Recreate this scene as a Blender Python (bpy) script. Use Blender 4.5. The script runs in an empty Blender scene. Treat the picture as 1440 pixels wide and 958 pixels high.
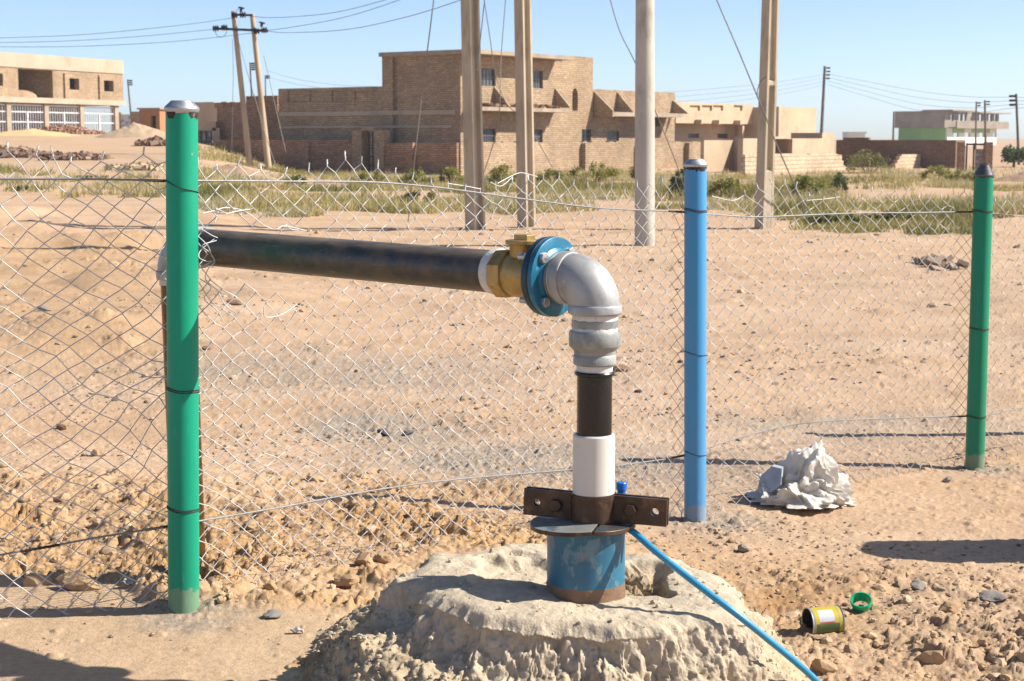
import bpy, math, random
import numpy as np
from mathutils import Vector, Matrix

random.seed(7)
RNG = np.random.default_rng(11)
SC = bpy.context.scene
COL = SC.collection

# ---------------------------------------------------------------- camera
F = 2320.0                      # focal length in pixels of a 1440 wide frame
HC = 1.6
PITCH = math.radians(6.98)
CP, SP = math.cos(PITCH), math.sin(PITCH)
CAM = Vector((0, 0, HC))


def ray(px, py):
    u, v = px - 720.0, 479.0 - py
    return Vector((u, F * CP + v * SP, v * CP - F * SP))


def P(px, py, Y):
    """The place at distance Y that the photograph shows at px, py."""
    d = ray(px, py)
    return CAM + d * (Y / d.y)


cam_d = bpy.data.cameras.new("camera")
cam_d.sensor_width = 36.0
cam_d.lens = F / 1440.0 * 36.0
cam_d.clip_start, cam_d.clip_end = 0.1, 20000
cam_d.dof.use_dof = True
cam_d.dof.focus_distance = 4.9
cam_d.dof.aperture_fstop = 13
cam = bpy.data.objects.new("camera", cam_d)
COL.objects.link(cam)
cam.location = CAM
cam.rotation_euler = (math.pi / 2 - PITCH, 0, 0)
SC.camera = cam

# ---------------------------------------------------------------- light
SUN_EL, SUN_AZ = math.radians(40), math.radians(0.5)       # azimuth from +X, counter-clockwise
S = Vector((math.cos(SUN_EL) * math.cos(SUN_AZ), math.cos(SUN_EL) * math.sin(SUN_AZ), math.sin(SUN_EL)))
sl = bpy.data.lights.new("sun", 'SUN')
sl.energy, sl.angle, sl.color = 4.4, math.radians(0.53), (1.0, 0.935, 0.83)
so = bpy.data.objects.new("sun", sl)
COL.objects.link(so)
so.rotation_euler = S.to_track_quat('Z', 'Y').to_euler()
W = bpy.data.worlds.new("World")
SC.world = W
W.use_nodes = True
nt = W.node_tree
bg = nt.nodes["Background"]
sky = nt.nodes.new("ShaderNodeTexSky")
sky.sky_type = 'NISHITA'
sky.sun_disc = False
sky.sun_elevation = SUN_EL
sky.sun_rotation = math.pi / 2 - SUN_AZ
sky.altitude = 300
sky.air_density, sky.dust_density, sky.ozone_density = 0.5, 0.75, 1.3
tint = nt.nodes.new("ShaderNodeMix")
tint.data_type, tint.blend_type = 'RGBA', 'MULTIPLY'
tint.inputs[0].default_value = 1.0
nt.links.new(sky.outputs[0], tint.inputs[6])
tint.inputs[7].default_value = (1.0, 1.0, 1.0, 1)
nt.links.new(tint.outputs[2], bg.inputs[0])
bg.inputs[1].default_value = 0.1
SC.view_settings.view_transform = 'Standard'
SC.view_settings.look = 'None'
SC.view_settings.exposure = 1.02
SC.view_settings.gamma = 1
SC.cycles.max_bounces = 6
SC.cycles.use_denoising = True

# ---------------------------------------------------------------- noise (numpy)


def hsh(ix, iy, seed):
    n = (ix.astype(np.int64) * 374761393 + iy.astype(np.int64) * 668265263 + seed * 974634677) & 0xffffffff
    n = ((n ^ (n >> 13)) * 1274126177) & 0xffffffff
    n = n ^ (n >> 16)
    n = (n * 2246822519) & 0xffffffff
    n = n ^ (n >> 15)
    return (n & 0xffff) / 65535.0


def vnoise(x, y, seed=0):
    ix, iy = np.floor(x), np.floor(y)
    fx, fy = x - ix, y - iy
    fx = fx * fx * fx * (fx * (fx * 6 - 15) + 10)
    fy = fy * fy * fy * (fy * (fy * 6 - 15) + 10)
    a, b = hsh(ix, iy, seed), hsh(ix + 1, iy, seed)
    c, d = hsh(ix, iy + 1, seed), hsh(ix + 1, iy + 1, seed)
    return (a + (b - a) * fx) * (1 - fy) + (c + (d - c) * fx) * fy - 0.5


def fbm(x, y, octv=4, seed=0, gain=0.5):
    s, a = 0.0, 1.0
    for o in range(octv):
        s = s + a * vnoise(x, y, seed + o * 17)
        x, y, a = x * 2.03 + 3.1, y * 2.03 + 1.7, a * gain
    return s


def lumps(x, y, cell, density, seed, flat=0.6, rmin=0.2, rmax=0.62):
    """Half buried stones or clods: irregular domes, one per cell at most."""
    wx = x + cell * 0.30 * vnoise(x / cell * 2.7, y / cell * 2.7, seed + 5)
    wy = y + cell * 0.30 * vnoise(x / cell * 2.7, y / cell * 2.7, seed + 6)
    u, v = wx / cell, wy / cell
    iu, iv = np.floor(u), np.floor(v)
    out = np.zeros_like(x)
    for dx in (-1, 0, 1):
        for dy in (-1, 0, 1):
            cx, cy = iu + dx, iv + dy
            hx, hy, hr, hd = hsh(cx, cy, seed), hsh(cx, cy, seed + 1), hsh(cx, cy, seed + 2), hsh(cx, cy, seed + 3)
            r = np.where(hd < density, rmin + (rmax - rmin) * hr * hr, 0)
            el = 0.75 + 0.5 * hsh(cx, cy, seed + 4)
            d2 = ((u - cx - hx) * el) ** 2 + ((v - cy - hy) / el) ** 2
            out = np.maximum(out, np.sqrt(np.maximum(r * r - d2, 0)))
    return out * cell * flat


def plates(x, y, cell, seed, tilt=.5, gap=.16):
    """Angular broken plates: tilted facets parted by narrow cracks."""
    wx = x + cell * 0.35 * vnoise(x / cell * 1.7, y / cell * 1.7, seed + 5)
    wy = y + cell * 0.35 * vnoise(x / cell * 1.7, y / cell * 1.7, seed + 6)
    u, v = wx / cell, wy / cell
    iu, iv = np.floor(u), np.floor(v)
    f1, f2 = np.full_like(x, 9.0), np.full_like(x, 9.0)
    hh = np.zeros_like(x)
    for dx in (-1, 0, 1):
        for dy in (-1, 0, 1):
            cx, cy = iu + dx, iv + dy
            px_, py_ = u - cx - hsh(cx, cy, seed), v - cy - hsh(cx, cy, seed + 1)
            d = np.sqrt(px_ ** 2 + py_ ** 2)
            h = hsh(cx, cy, seed + 2) ** 1.5 + tilt * (px_ * (hsh(cx, cy, seed + 3) - .5) + py_ * (hsh(cx, cy, seed + 4) - .5)) * 2
            n = d < f1
            f2 = np.where(n, f1, np.minimum(f2, d))
            hh = np.where(n, h, hh)
            f1 = np.where(n, d, f1)
    e = np.clip((f2 - f1) / gap, 0, 1)
    return hh * e * (2 - e) * cell


def sst(a, b, x):
    t = np.clip((x - a) / (b - a), 0, 1)
    return t * t * (3 - 2 * t)


# ---------------------------------------------------------------- ground heights
def G(px, py, Y):
    p = P(px, py, Y)
    return (p.x, p.y, p.z)


CTRL = [G(258, 856, 5.0), G(60, 930, 4.52), G(330, 930, 4.52), G(130, 860, 5.0), G(420, 880, 4.8), G(267, 806, 5.55),
        G(60, 800, 5.6), G(440, 780, 5.85), G(560, 760, 6.05), G(977, 731, 7.12), G(1370, 657, 8.35), G(1155, 892, 5.45),
        G(1320, 945, 5.0), G(1420, 850, 5.8), G(1250, 760, 6.7), G(1100, 950, 4.85), G(1130, 716, 7.4), G(700, 700, 7.3),
        G(500, 690, 7.3), G(150, 690, 7.1), G(600, 600, 9.4), G(200, 600, 9.2), (2.5, 10, -.08), (-3, 11, -.05), (0, 12, -.07),
        (4, 6, -.07), (3, 3, -.07), (-3, 4, .13), (-3, 7, .03), (0, 2.5, .08), (-4, 1, .1), (4, 1, -.05), (5, 13, -.08), (-6, 13, -.04)]


def base_z(x, y):
    num, den = np.zeros_like(x), np.zeros_like(x) + 1e-9
    for cx, cy, cz in CTRL:
        d2 = (x - cx) ** 2 + (y - cy) ** 2
        w = 1.0 / (d2 + 0.06) ** 1.6
        num += w * cz
        den += w
    near = num / den
    far = np.full_like(x, -0.07)
    a = x / np.maximum(y, 5)
    # the low sand bank in front of the scrub, and the rise towards the left
    bank = 0.30 * np.exp(-((y - 33.5 - 3.5 * vnoise(x * .11, y * 0 + 2.2, 51)) / 2.4) ** 2) * (0.45 + 1.1 * np.clip(vnoise(x * .16, y * .05, 52) + .3, 0, 1)) * sst(-.06, .12, a)
    rise = 2.0 * sst(34, 118, y) * sst(-.115, -.20, a) + 0.55 * sst(90, 150, y) * sst(.2, .3, a)
    heap = 0.16 * np.clip(fbm(x * .45, y * .3, 3, 53) + .12, 0, 1) * sst(10, 14, y) * (1 - sst(32, 45, y)) * sst(-.08, -.22, a) * 2.2
    und = 0.10 * fbm(x * .12, y * .12, 3, 54) * sst(10, 22, y)
    far = far + bank + rise + heap + und
    t = sst(10, 15, y)
    return near * (1 - t) + far * t


def zones(x, y):
    w1 = 0.35 * fbm(x * 1.3, y * 1.3, 3, 71)
    front = 4.98 + 0.42 * sst(-1.05, -1.35, x) + .35 * w1
    trench = sst(front - .05, front + .12, y) * (1 - sst(7.0 + w1, 8.0 + w1, y)) * (1 - sst(-.1, .75, x + .5 * w1)) * (0.45 + 0.55 * sst(-.16, .1, fbm(x * 1.9, y * 1.9, 3, 72) + .06 * (6.4 - y)))
    right = sst(.62, .8, x + .3 * w1) * (1 - sst(5.7, 6.25, y + w1)) * sst(2.0, 3.0, y)
    gx = np.exp(-(((x - .15 + w1) / .95) ** 2 + ((y - 8.25) / .55) ** 2)) + np.exp(-(((x + .72 + w1) / .4) ** 2 + ((y - 9.3) / .5) ** 2)) + .6 * np.exp(-(((x + 1.2 + w1) / 1.3) ** 2 + ((y - 11.5) / 1.2) ** 2)) \
        + .55 * np.exp(-(((x - 2.0) / 1.2) ** 2 + ((y - 9.6 + w1) / .5) ** 2))
    for q, rr in ((POSTS[1], .26), (POSTS[2], .2), (POSTS[0], .16)):
        gx = gx + .8 * np.exp(-(((x - q[0] - .05) / rr) ** 2 + ((y - q[1] + .06) / rr) ** 2))
    grey = np.clip(gx * (1 + 1.6 * w1), 0, 1)
    pale = sst(.12, -.12, y - front) * sst(.5, .1, x)
    return trench, right, grey, pale


POSTS = [P(258.5, 856, 5.0), P(977.5, 731, 7.12), P(1370.5, 657, 8.35)]
_d = (POSTS[2] - POSTS[1])
POSTS.append(Vector((POSTS[2].x + _d.x * .76, POSTS[2].y + _d.y * .76, POSTS[2].z)))


def ground_z(x, y):
    x, y = np.asarray(x, float), np.asarray(y, float)
    z = base_z(x, y)
    m = (y < 42) & (y > 2.5) & (np.abs(x) < y * .62 + 1)
    if m.any():
        xs, ys = x[m], y[m]
        tr, ri, gr, pa = zones(xs, ys)
        nearf = 1 - sst(11, 17, ys)
        d = 0.020 * fbm(xs * 2.1, ys * 2.1, 4, 21) * (1 - .75 * pa) + 0.004 * fbm(xs * 14, ys * 14, 3, 22)
        rough = np.clip(tr + .75 * ri, 0, 1)
        mid = (1 - pa) * (1 - rough)
        pl = np.clip(.5 + 2.2 * fbm(xs * 2.6, ys * 2.6, 3, 24), 0, 1)
        d += tr * (0.045 * fbm(xs * 5.5, ys * 5.5, 4, 23) + (plates(xs, ys, .13, 31, .8, .25) * .34 + plates(xs, ys, .065, 32, .9, .3) * .42) * (.25 + .75 * pl) + plates(xs, ys, .03, 33, .9, .3) * .5 + lumps(xs, ys, .05, .35, 30, .6) * .7)
        d += ri * (0.03 * fbm(xs * 5.5, ys * 5.5, 4, 25) + plates(xs, ys, .11, 26, .5, .16) * .26 * pl + plates(xs, ys, .05, 27, .7, .2) * .34 * (.3 + .7 * pl) + lumps(xs, ys, .022, .6, 28, .7) * .8)
        d += (mid * .55 + gr * .8) * nearf * (lumps(xs, ys, .05, .25 , 34, .55) + lumps(xs, ys, .024, .40, 35, .7))
        d += pa * lumps(xs, ys, .04, .05, 36, .4)
        wide = sst(8, 12, ys) * (1 - sst(26, 40, ys))
        d += wide * (lumps(xs, ys, .30, .08, 37, .25, .1, .5) + lumps(xs, ys, .12, .10, 38, .4, .1, .5) + .02 * fbm(xs * 1.5, ys * 1.5, 4, 39))
        lft = sst(-.17, -.24, xs / ys) * sst(11, 13, ys) * (1 - sst(24, 32, ys))
        d += lft * sst(-.05, .2, fbm(xs * .5, ys * .5, 3, 44)) * (plates(xs, ys, .3, 41, .5, .4) * .15 + plates(xs, ys, .12, 42, .7, .3) * .3 + .03 * fbm(xs * 3, ys * 3, 4, 43))
        z[m] = z[m] + d
    return z


def gz(x, y):
    return float(ground_z(np.array([x]), np.array([y]))[0])


# ---------------------------------------------------------------- mesh builder
class MB:
    def __init__(self):
        self.v, self.f, self.mi = [], [], []
        self.cur = 0

    def face(self, idx):
        self.f.append(idx)
        self.mi.append(self.cur)

    def box(self, lo, hi, M=None):
        x0, y0, z0 = lo
        x1, y1, z1 = hi
        b = len(self.v)
        for p in ((x0, y0, z0), (x1, y0, z0), (x1, y1, z0), (x0, y1, z0), (x0, y0, z1), (x1, y0, z1), (x1, y1, z1), (x0, y1, z1)):
            self.v.append(tuple(M @ Vector(p)) if M is not None else p)
        for q in ((0, 3, 2, 1), (4, 5, 6, 7), (0, 1, 5, 4), (1, 2, 6, 5), (2, 3, 7, 6), (3, 0, 4, 7)):
            self.face(tuple(b + i for i in q))

    def tube(self, pts, rad, n=10, caps=True, closed=False):
        pts = [Vector(p) for p in pts]
        m = len(pts)
        if not hasattr(rad, '__len__'):
            rad = [rad] * m
        b = len(self.v)
        t0 = (pts[1] - pts[0]).normalized()
        up = Vector((0, 0, 1)) if abs(t0.z) < .9 else Vector((1, 0, 0))
        nrm = t0.cross(up).normalized()
        for i, p in enumerate(pts):
            if closed:
                t = (pts[(i + 1) % m] - pts[i - 1]).normalized()
            else:
                t = (pts[min(i + 1, m - 1)] - pts[max(i - 1, 0)])
                t = t.normalized() if t.length > 1e-9 else t0
            nrm = nrm - t * nrm.dot(t)
            nrm = nrm.normalized() if nrm.length > 1e-6 else t.orthogonal().normalized()
            bn = t.cross(nrm)
            for k in range(n):
                a = 2 * math.pi * k / n
                self.v.append(tuple(p + (nrm * math.cos(a) + bn * math.sin(a)) * rad[i]))
        for i in range(m if closed else m - 1):
            j = (i + 1) % m
            for k in range(n):
                k2 = (k + 1) % n
                self.face((b + i * n + k, b + i * n + k2, b + j * n + k2, b + j * n + k))
        if caps and not closed:
            self.face(tuple(b + k for k in range(n - 1, -1, -1)))
            self.face(tuple(b + (m - 1) * n + k for k in range(n)))

    def lathe(self, prof, o=(0, 0, 0), ax=(0, 0, 1), n=32, caps=True, phase=0.0, jit=0.0):
        """prof: (distance along the axis, radius)"""
        o, ax = Vector(o), Vector(ax).normalized()
        up = Vector((0, 0, 1)) if abs(ax.z) < .9 else Vector((1, 0, 0))
        e1 = ax.cross(up).normalized()
        e2 = ax.cross(e1)
        b = len(self.v)
        for a, r in prof:
            for k in range(n):
                t = phase + 2 * math.pi * k / n
                rr = r * (1 + jit * (random.random() - .5))
                self.v.append(tuple(o + ax * a + (e1 * math.cos(t) + e2 * math.sin(t)) * rr))
        for i in range(len(prof) - 1):
            for k in range(n):
                k2 = (k + 1) % n
                self.face((b + i * n + k, b + i * n + k2, b + (i + 1) * n + k2, b + (i + 1) * n + k))
        if caps:
            self.face(tuple(b + k for k in range(n - 1, -1, -1)))
            l = b + (len(prof) - 1) * n
            self.face(tuple(l + k for k in range(n)))

    def prism(self, poly, d):
        """poly: 3D points of a flat outline, d: thickness vector"""
        b, n, d = len(self.v), len(poly), Vector(d)
        for p in poly:
            self.v.append(tuple(p))
        for p in poly:
            self.v.append(tuple(Vector(p) + d))
        self.face(tuple(range(b, b + n)))
        self.face(tuple(b + n + k for k in range(n - 1, -1, -1)))
        for k in range(n):
            k2 = (k + 1) % n
            self.face((b + k, b + n + k, b + n + k2, b + k2))

    def wall(self, x0, x1, z0, z1, y0, y1, holes=(), M=None, top=None):
        """Wall sheet in the local XZ plane from depth y0 to y1 with rectangular holes (xa, xb, za, zb) right through it."""
        xs = sorted({x0, x1} | {min(max(h[k], x0), x1) for h in holes for k in (0, 1)})
        zs = sorted({z0, z1} | {min(max(h[k], z0), z1) for h in holes for k in (2, 3)})
        nx, nz = len(xs), len(zs)

        def solid(i, j):
            if i < 0 or j < 0 or i >= nx - 1 or j >= nz - 1:
                return False
            cx, cz = (xs[i] + xs[i + 1]) / 2, (zs[j] + zs[j + 1]) / 2
            return not any(h[0] < cx < h[1] and h[2] < cz < h[3] for h in holes)

        def quad(ps):
            b = len(self.v)
            for p in ps:
                self.v.append(tuple(M @ Vector(p)) if M is not None else p)
            self.face((b, b + 1, b + 2, b + 3))
        for i in range(nx - 1):
            for j in range(nz - 1):
                if not solid(i, j):
                    continue
                a, c, e, g = xs[i], xs[i + 1], zs[j], zs[j + 1]
                quad([(a, y0, e), (c, y0, e), (c, y0, g), (a, y0, g)])
                quad([(c, y1, e), (a, y1, e), (a, y1, g), (c, y1, g)])
                if not solid(i - 1, j):
                    quad([(a, y1, e), (a, y0, e), (a, y0, g), (a, y1, g)])
                if not solid(i + 1, j):
                    quad([(c, y0, e), (c, y1, e), (c, y1, g), (c, y0, g)])
                if not solid(i, j - 1):
                    quad([(a, y1, e), (c, y1, e), (c, y0, e), (a, y0, e)])
                if not solid(i, j + 1):
                    quad([(a, y0, g), (c, y0, g), (c, y1, g), (a, y1, g)])

    def build(self, name, mats, parent=None, angle=35, smooth=True):
        me = bpy.data.meshes.new(name)
        me.from_pydata(self.v, [], self.f)
        if not isinstance(mats, (list, tuple)):
            mats = [mats]
        for m in mats:
            me.materials.append(m)
        if len(mats) > 1:
            me.polygons.foreach_set("material_index", self.mi)
        if smooth:
            me.polygons.foreach_set("use_smooth", [True] * len(self.f))
            me.update()
            me.set_sharp_from_angle(angle=math.radians(angle))
        me.update()
        o = bpy.data.objects.new(name, me)
        COL.objects.link(o)
        if parent is not None:
            o.parent = parent
        return o


def np_mesh(name, V, Fq, mat, parent=None, smooth=False, angle=None):
    """V (n,3) array, Fq (m,k) array of equal-sided faces."""
    me = bpy.data.meshes.new(name)
    V = np.ascontiguousarray(V, dtype=np.float32)
    Fq = np.ascontiguousarray(Fq, dtype=np.int32)
    m, k = Fq.shape
    me.vertices.add(len(V))
    me.vertices.foreach_set("co", V.ravel())
    me.loops.add(m * k)
    me.loops.foreach_set("vertex_index", Fq.ravel())
    me.polygons.add(m)
    me.polygons.foreach_set("loop_start", np.arange(m, dtype=np.int32) * k)
    me.polygons.foreach_set("loop_total", np.full(m, k, dtype=np.int32))
    me.polygons.foreach_set("use_smooth", np.full(m, smooth))
    me.update(calc_edges=True)
    if angle:
        me.set_sharp_from_angle(angle=math.radians(angle))
    me.materials.append(mat)
    o = bpy.data.objects.new(name, me)
    COL.objects.link(o)
    if parent is not None:
        o.parent = parent
    return o


def tag(o, label=None, cat=None, group=None, kind=None):
    for k, v in (("label", label), ("category", cat), ("group", group), ("kind", kind)):
        if v:
            o[k] = v
    return o


def thing(name, label, cat, loc=(0, 0, 0), rz=0.0, group=None):
    o = bpy.data.objects.new(name, None)
    o.empty_display_size = .1
    COL.objects.link(o)
    o.location = loc
    o.rotation_euler = (0, 0, rz)
    return tag(o, label, cat, group)


def world_part(mb, name, mat, root, **k):
    """A part whose mesh was laid out in world space: shift it into its thing's space (things with rz = 0)."""
    l = Vector(root.location)
    mb.v = [tuple(Vector(p) - l) for p in mb.v]
    return mb.build(name, mat, root, **k)


def spline(pts, k=8):
    pts = [Vector(p) for p in pts]
    out = []
    for i in range(len(pts) - 1):
        p0, p1, p2, p3 = pts[max(i - 1, 0)], pts[i], pts[i + 1], pts[min(i + 2, len(pts) - 1)]
        for j in range(k):
            t = j / k
            out.append(0.5 * ((2 * p1) + (p2 - p0) * t + (2 * p0 - 5 * p1 + 4 * p2 - p3) * t * t + (3 * p1 - p0 - 3 * p2 + p3) * t ** 3))
    out.append(pts[-1])
    return out


# ---------------------------------------------------------------- materials
def new_mat(name):
    m = bpy.data.materials.new(name)
    m.use_nodes = True
    t = m.node_tree
    return m, t, t.nodes["Principled BSDF"]


def nd(t, typ, **inp):
    n = t.nodes.new(typ)
    for k, v in inp.items():
        n.inputs[k.replace('_', ' ')].default_value = v
    return n


def rgba(c):
    return (c[0], c[1], c[2], 1)


def mixc(t, fac, a, b, mode='MIX'):
    n = t.nodes.new("ShaderNodeMix")
    n.data_type, n.blend_type = 'RGBA', mode
    for s, v in ((n.inputs[0], fac), (n.inputs[6], a), (n.inputs[7], b)):
        if hasattr(v, 'is_linked'):
            t.links.new(v, s)
        elif isinstance(v, (int, float)):
            s.default_value = v
        else:
            s.default_value = rgba(v)
    return n.outputs[2]


def ramp(t, src, stops):
    n = t.nodes.new("ShaderNodeValToRGB")
    e = n.color_ramp.elements
    while len(e) < len(stops):
        e.new(0.5)
    for el, (p, c) in zip(e, stops):
        el.position = p
        el.color = rgba(c) if hasattr(c, '__len__') else (c, c, c, 1)
    t.links.new(src, n.inputs[0])
    return n.outputs[0]


def coords(t, stretch=(1, 1, 1)):
    tc = t.nodes.new("ShaderNodeTexCoord")
    mp = t.nodes.new("ShaderNodeMapping")
    mp.inputs['Scale'].default_value = stretch
    t.links.new(tc.outputs['Object'], mp.inputs[0])
    return mp.outputs[0]


def noise(t, vec, scale, detail=4, rough=.55):
    n = nd(t, "ShaderNodeTexNoise", Scale=scale, Detail=detail, Roughness=rough)
    t.links.new(vec, n.inputs['Vector'])
    return n.outputs[0]


def bump(t, b, src, strength, dist, prev=None):
    n = nd(t, "ShaderNodeBump", Strength=strength, Distance=dist)
    t.links.new(src, n.inputs['Height'])
    if prev is not None:
        t.links.new(prev, n.inputs['Normal'])
    t.links.new(n.outputs[0], b.inputs['Normal'])
    return n.outputs[0]


K_ALB = .82


def pbr(name, col, rough=.6, metal=0.0, var=.18, scale=6, stain=None, st_at=(.55, .68), st_scale=9, bmp=0.0, bscale=120, bdist=.002, stretch=(1, 1, 1), spec=.5, stain2=None, st2_at=(.6, .66), st2_scale=40):
    kk = K_ALB if max(col) < .6 else K_ALB * 1.12
    col = [c * kk for c in col]
    stain = [c * kk for c in stain] if stain is not None else None
    stain2 = [c * kk for c in stain2] if stain2 is not None else None
    m, t, b = new_mat(name)
    vec = coords(t, stretch)
    n1 = noise(t, vec, scale)
    lo = [c * (1 - var) for c in col]
    hi = [min(c * (1 + var), 1) for c in col]
    out = ramp(t, n1, [(.3, lo), (.7, hi)])
    if stain is not None:
        n2 = noise(t, vec, st_scale, 6, .65)
        out = mixc(t, ramp(t, n2, [(st_at[0], 0.0), (st_at[1], 1.0)]), out, stain)
    if stain2 is not None:
        n3 = noise(t, vec, st2_scale, 3, .6)
        out = mixc(t, ramp(t, n3, [(st2_at[0], 0.0), (st2_at[1], 1.0)]), out, stain2)
    t.links.new(out, b.inputs['Base Color'])
    rr = ramp(t, noise(t, vec, scale * 2.3), [(.3, max(rough - .12, .05)), (.7, min(rough + .12, 1))])
    t.links.new(rr, b.inputs['Roughness'])
    b.inputs['Metallic'].default_value = metal
    b.inputs['Specular IOR Level'].default_value = spec
    if bmp:
        bump(t, b, noise(t, vec, bscale, 5, .6), bmp, bdist)
    return m


def brick(name, c1, c2, mortar, bw=.30, bh=.105, msize=.016, stain=None, rough=.92, big=(.75, 1.15)):
    kb = 1.14
    c1, c2, mortar = ([c * kb for c in q] for q in (c1, c2, mortar))
    stain = [c * kb for c in stain] if stain is not None else None
    m, t, b = new_mat(name)
    tc = t.nodes.new("ShaderNodeTexCoord")
    sp = t.nodes.new("ShaderNodeSeparateXYZ")
    t.links.new(tc.outputs['Object'], sp.inputs[0])
    ad = t.nodes.new("ShaderNodeMath")
    t.links.new(sp.outputs[0], ad.inputs[0])
    t.links.new(sp.outputs[1], ad.inputs[1])
    cb = t.nodes.new("ShaderNodeCombineXYZ")
    t.links.new(ad.outputs[0], cb.inputs[0])
    t.links.new(sp.outputs[2], cb.inputs[1])
    # courses that are not ruler straight
    wob = nd(t, "ShaderNodeTexNoise", Scale=1.3, Detail=2.0)
    t.links.new(cb.outputs[0], wob.inputs['Vector'])
    wm = t.nodes.new("ShaderNodeVectorMath")
    wm.operation = 'MULTIPLY_ADD'
    t.links.new(wob.outputs[1], wm.inputs[0])
    wm.inputs[1].default_value = (.05, .05, 0)
    t.links.new(cb.outputs[0], wm.inputs[2])
    bt = t.nodes.new("ShaderNodeTexBrick")
    bt.inputs['Scale'].default_value = 1.0
    bt.inputs['Brick Width'].default_value = bw
    bt.inputs['Row Height'].default_value = bh
    bt.inputs['Mortar Size'].default_value = msize
    bt.inputs['Mortar Smooth'].default_value = .15
    bt.inputs['Bias'].default_value = -.1
    bt.inputs['Color1'].default_value = rgba(c1)
    bt.inputs['Color2'].default_value = rgba(c2)
    bt.inputs['Mortar'].default_value = rgba(mortar)
    t.links.new(wm.outputs[0], bt.inputs['Vector'])
    big_n = noise(t, tc.outputs['Object'], .5, 5, .6)
    out = mixc(t, 1.0, bt.outputs['Color'], ramp(t, big_n, [(.3, [big[0]] * 3), (.7, [big[1]] * 3)]), 'MULTIPLY')
    fine = noise(t, tc.outputs['Object'], 7, 4, .7)
    out = mixc(t, .65, out, ramp(t, fine, [(.3, [.62] * 3), (.7, [1.3] * 3)]), 'MULTIPLY')
    if stain is not None:
        out = mixc(t, ramp(t, noise(t, tc.outputs['Object'], .8, 5, .65), [(.55, 0.0), (.72, .8)]), out, stain)
    t.links.new(out, b.inputs['Base Color'])
    b.inputs['Roughness'].default_value = rough
    b.inputs['Specular IOR Level'].default_value = .15
    inv = t.nodes.new("ShaderNodeMath")
    inv.operation = 'SUBTRACT'
    inv.inputs[0].default_value = 1
    t.links.new(bt.outputs['Fac'], inv.inputs[1])
    pb = bump(t, b, inv.outputs[0], .9, .03)
    bump(t, b, fine, .5, .03, pb)
    return m


M = {}
M['galv'] = pbr("galvanised_wire", (.60, .60, .59), .5, .2, .15, 30, stain=(.36, .33, .30), st_at=(.58, .72), st_scale=6)
M['linewire'] = pbr("line_wire", (.26, .26, .26), .55, .3, .15, 30, stain=(.16, .11, .08), st_at=(.6, .68), st_scale=3)
M['tie'] = pbr("tie_wire", (.05, .035, .03), .7, .3)
M['green_a'] = pbr("green_pipe", (.004, .33, .205), .42, 0, .10, 5, spec=.25, stain=(.004, .27, .17), st_at=(.5, .8), st_scale=3, stretch=(1, 1, .2), bmp=.12, bscale=200, stain2=(.30, .33, .24), st2_at=(.70, .76), st2_scale=30)
M['green_b'] = pbr("green_pipe_darker", (.006, .235, .135), .42, 0, .14, 5, spec=.25, stain=(.012, .20, .12), st_at=(.5, .8), st_scale=3, stretch=(1, 1, .2), bmp=.12, bscale=200)
M['blue_post'] = pbr("blue_pipe", (.07, .30, .66), .42, 0, .10, 5, spec=.25, stain=(.08, .29, .58), st_at=(.5, .75), st_scale=4, stretch=(1, 1, .25), bmp=.12, bscale=200)
def post_mat(name, col, fade, scuff):
    m, t, b = new_mat(name)
    vec = coords(t, (1, 1, .12))
    v1 = coords(t)
    c = mixc(t, ramp(t, noise(t, vec, 9, 5, .6), [(.35, 0.0), (.7, 1.0)]), col, fade)
    c = mixc(t, ramp(t, noise(t, vec, 60, 4, .6), [(.66, 0.0), (.74, .55)]), c, scuff)
    c = mixc(t, ramp(t, noise(t, v1, 45, 4, .6), [(.70, 0.0), (.74, .8)]), c, (.30, .26, .19))
    sp = t.nodes.new("ShaderNodeSeparateXYZ")
    t.links.new(v1, sp.inputs[0])
    ad = t.nodes.new("ShaderNodeMath")
    ad.operation = 'MULTIPLY_ADD'
    t.links.new(noise(t, v1, 30, 4, .7), ad.inputs[0])
    ad.inputs[1].default_value = -.13
    t.links.new(sp.outputs[2], ad.inputs[2])
    c = mixc(t, ramp(t, ad.outputs[0], [(-.06, .4), (-.03, .2), (.01, 0.0)]), c, (.36, .29, .2))
    t.links.new(c, b.inputs['Base Color'])
    t.links.new(ramp(t, noise(t, vec, 14, 4), [(.3, .34), (.7, .6)]), b.inputs['Roughness'])
    b.inputs['Specular IOR Level'].default_value = .28
    bump(t, b, noise(t, v1, 60, 4), .08, .002)
    return m


M['green_a'] = post_mat("green_pipe_paint", (.002, .30, .175), (.006, .225, .13), (.06, .36, .25))
M['green_b'] = post_mat("green_pipe_darker_paint", (.006, .225, .12), (.018, .17, .095), (.08, .27, .18))
M['blue_post'] = post_mat("blue_pipe_paint", (.055, .27, .52), (.09, .26, .47), (.20, .40, .60))
M['cap'] = pbr("cap_metal", (.50, .50, .52), .45, .85, .15, 20, stain=(.22, .19, .17), st_at=(.62, .75), st_scale=40)
M['cap_dark'] = pbr("dark_cap_metal", (.17, .16, .165), .42, .8, .25, 20, stain=(.10, .08, .07), st_at=(.55, .7), st_scale=40)
M['sealant'] = pbr("black_sealant", (.045, .032, .026), .8, 0, .5, 60, stain=(.25, .2, .16), st_at=(.58, .7), st_scale=50, bmp=.6, bscale=150)
M['cement'] = pbr("cement_crumbs", (.34, .27, .195), .95, 0, .25, 40, bmp=.6, bscale=150, bdist=.004)
M['casing'] = pbr("blue_casing", (.03, .165, .27), .45, 0, .3, 5, stain=(.24, .235, .20), st_at=(.57, .70), st_scale=13, stretch=(1, 1, .7), bmp=.2, bscale=120, stain2=(.13, .24, .30), st2_at=(.56, .64), st2_scale=24)
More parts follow.
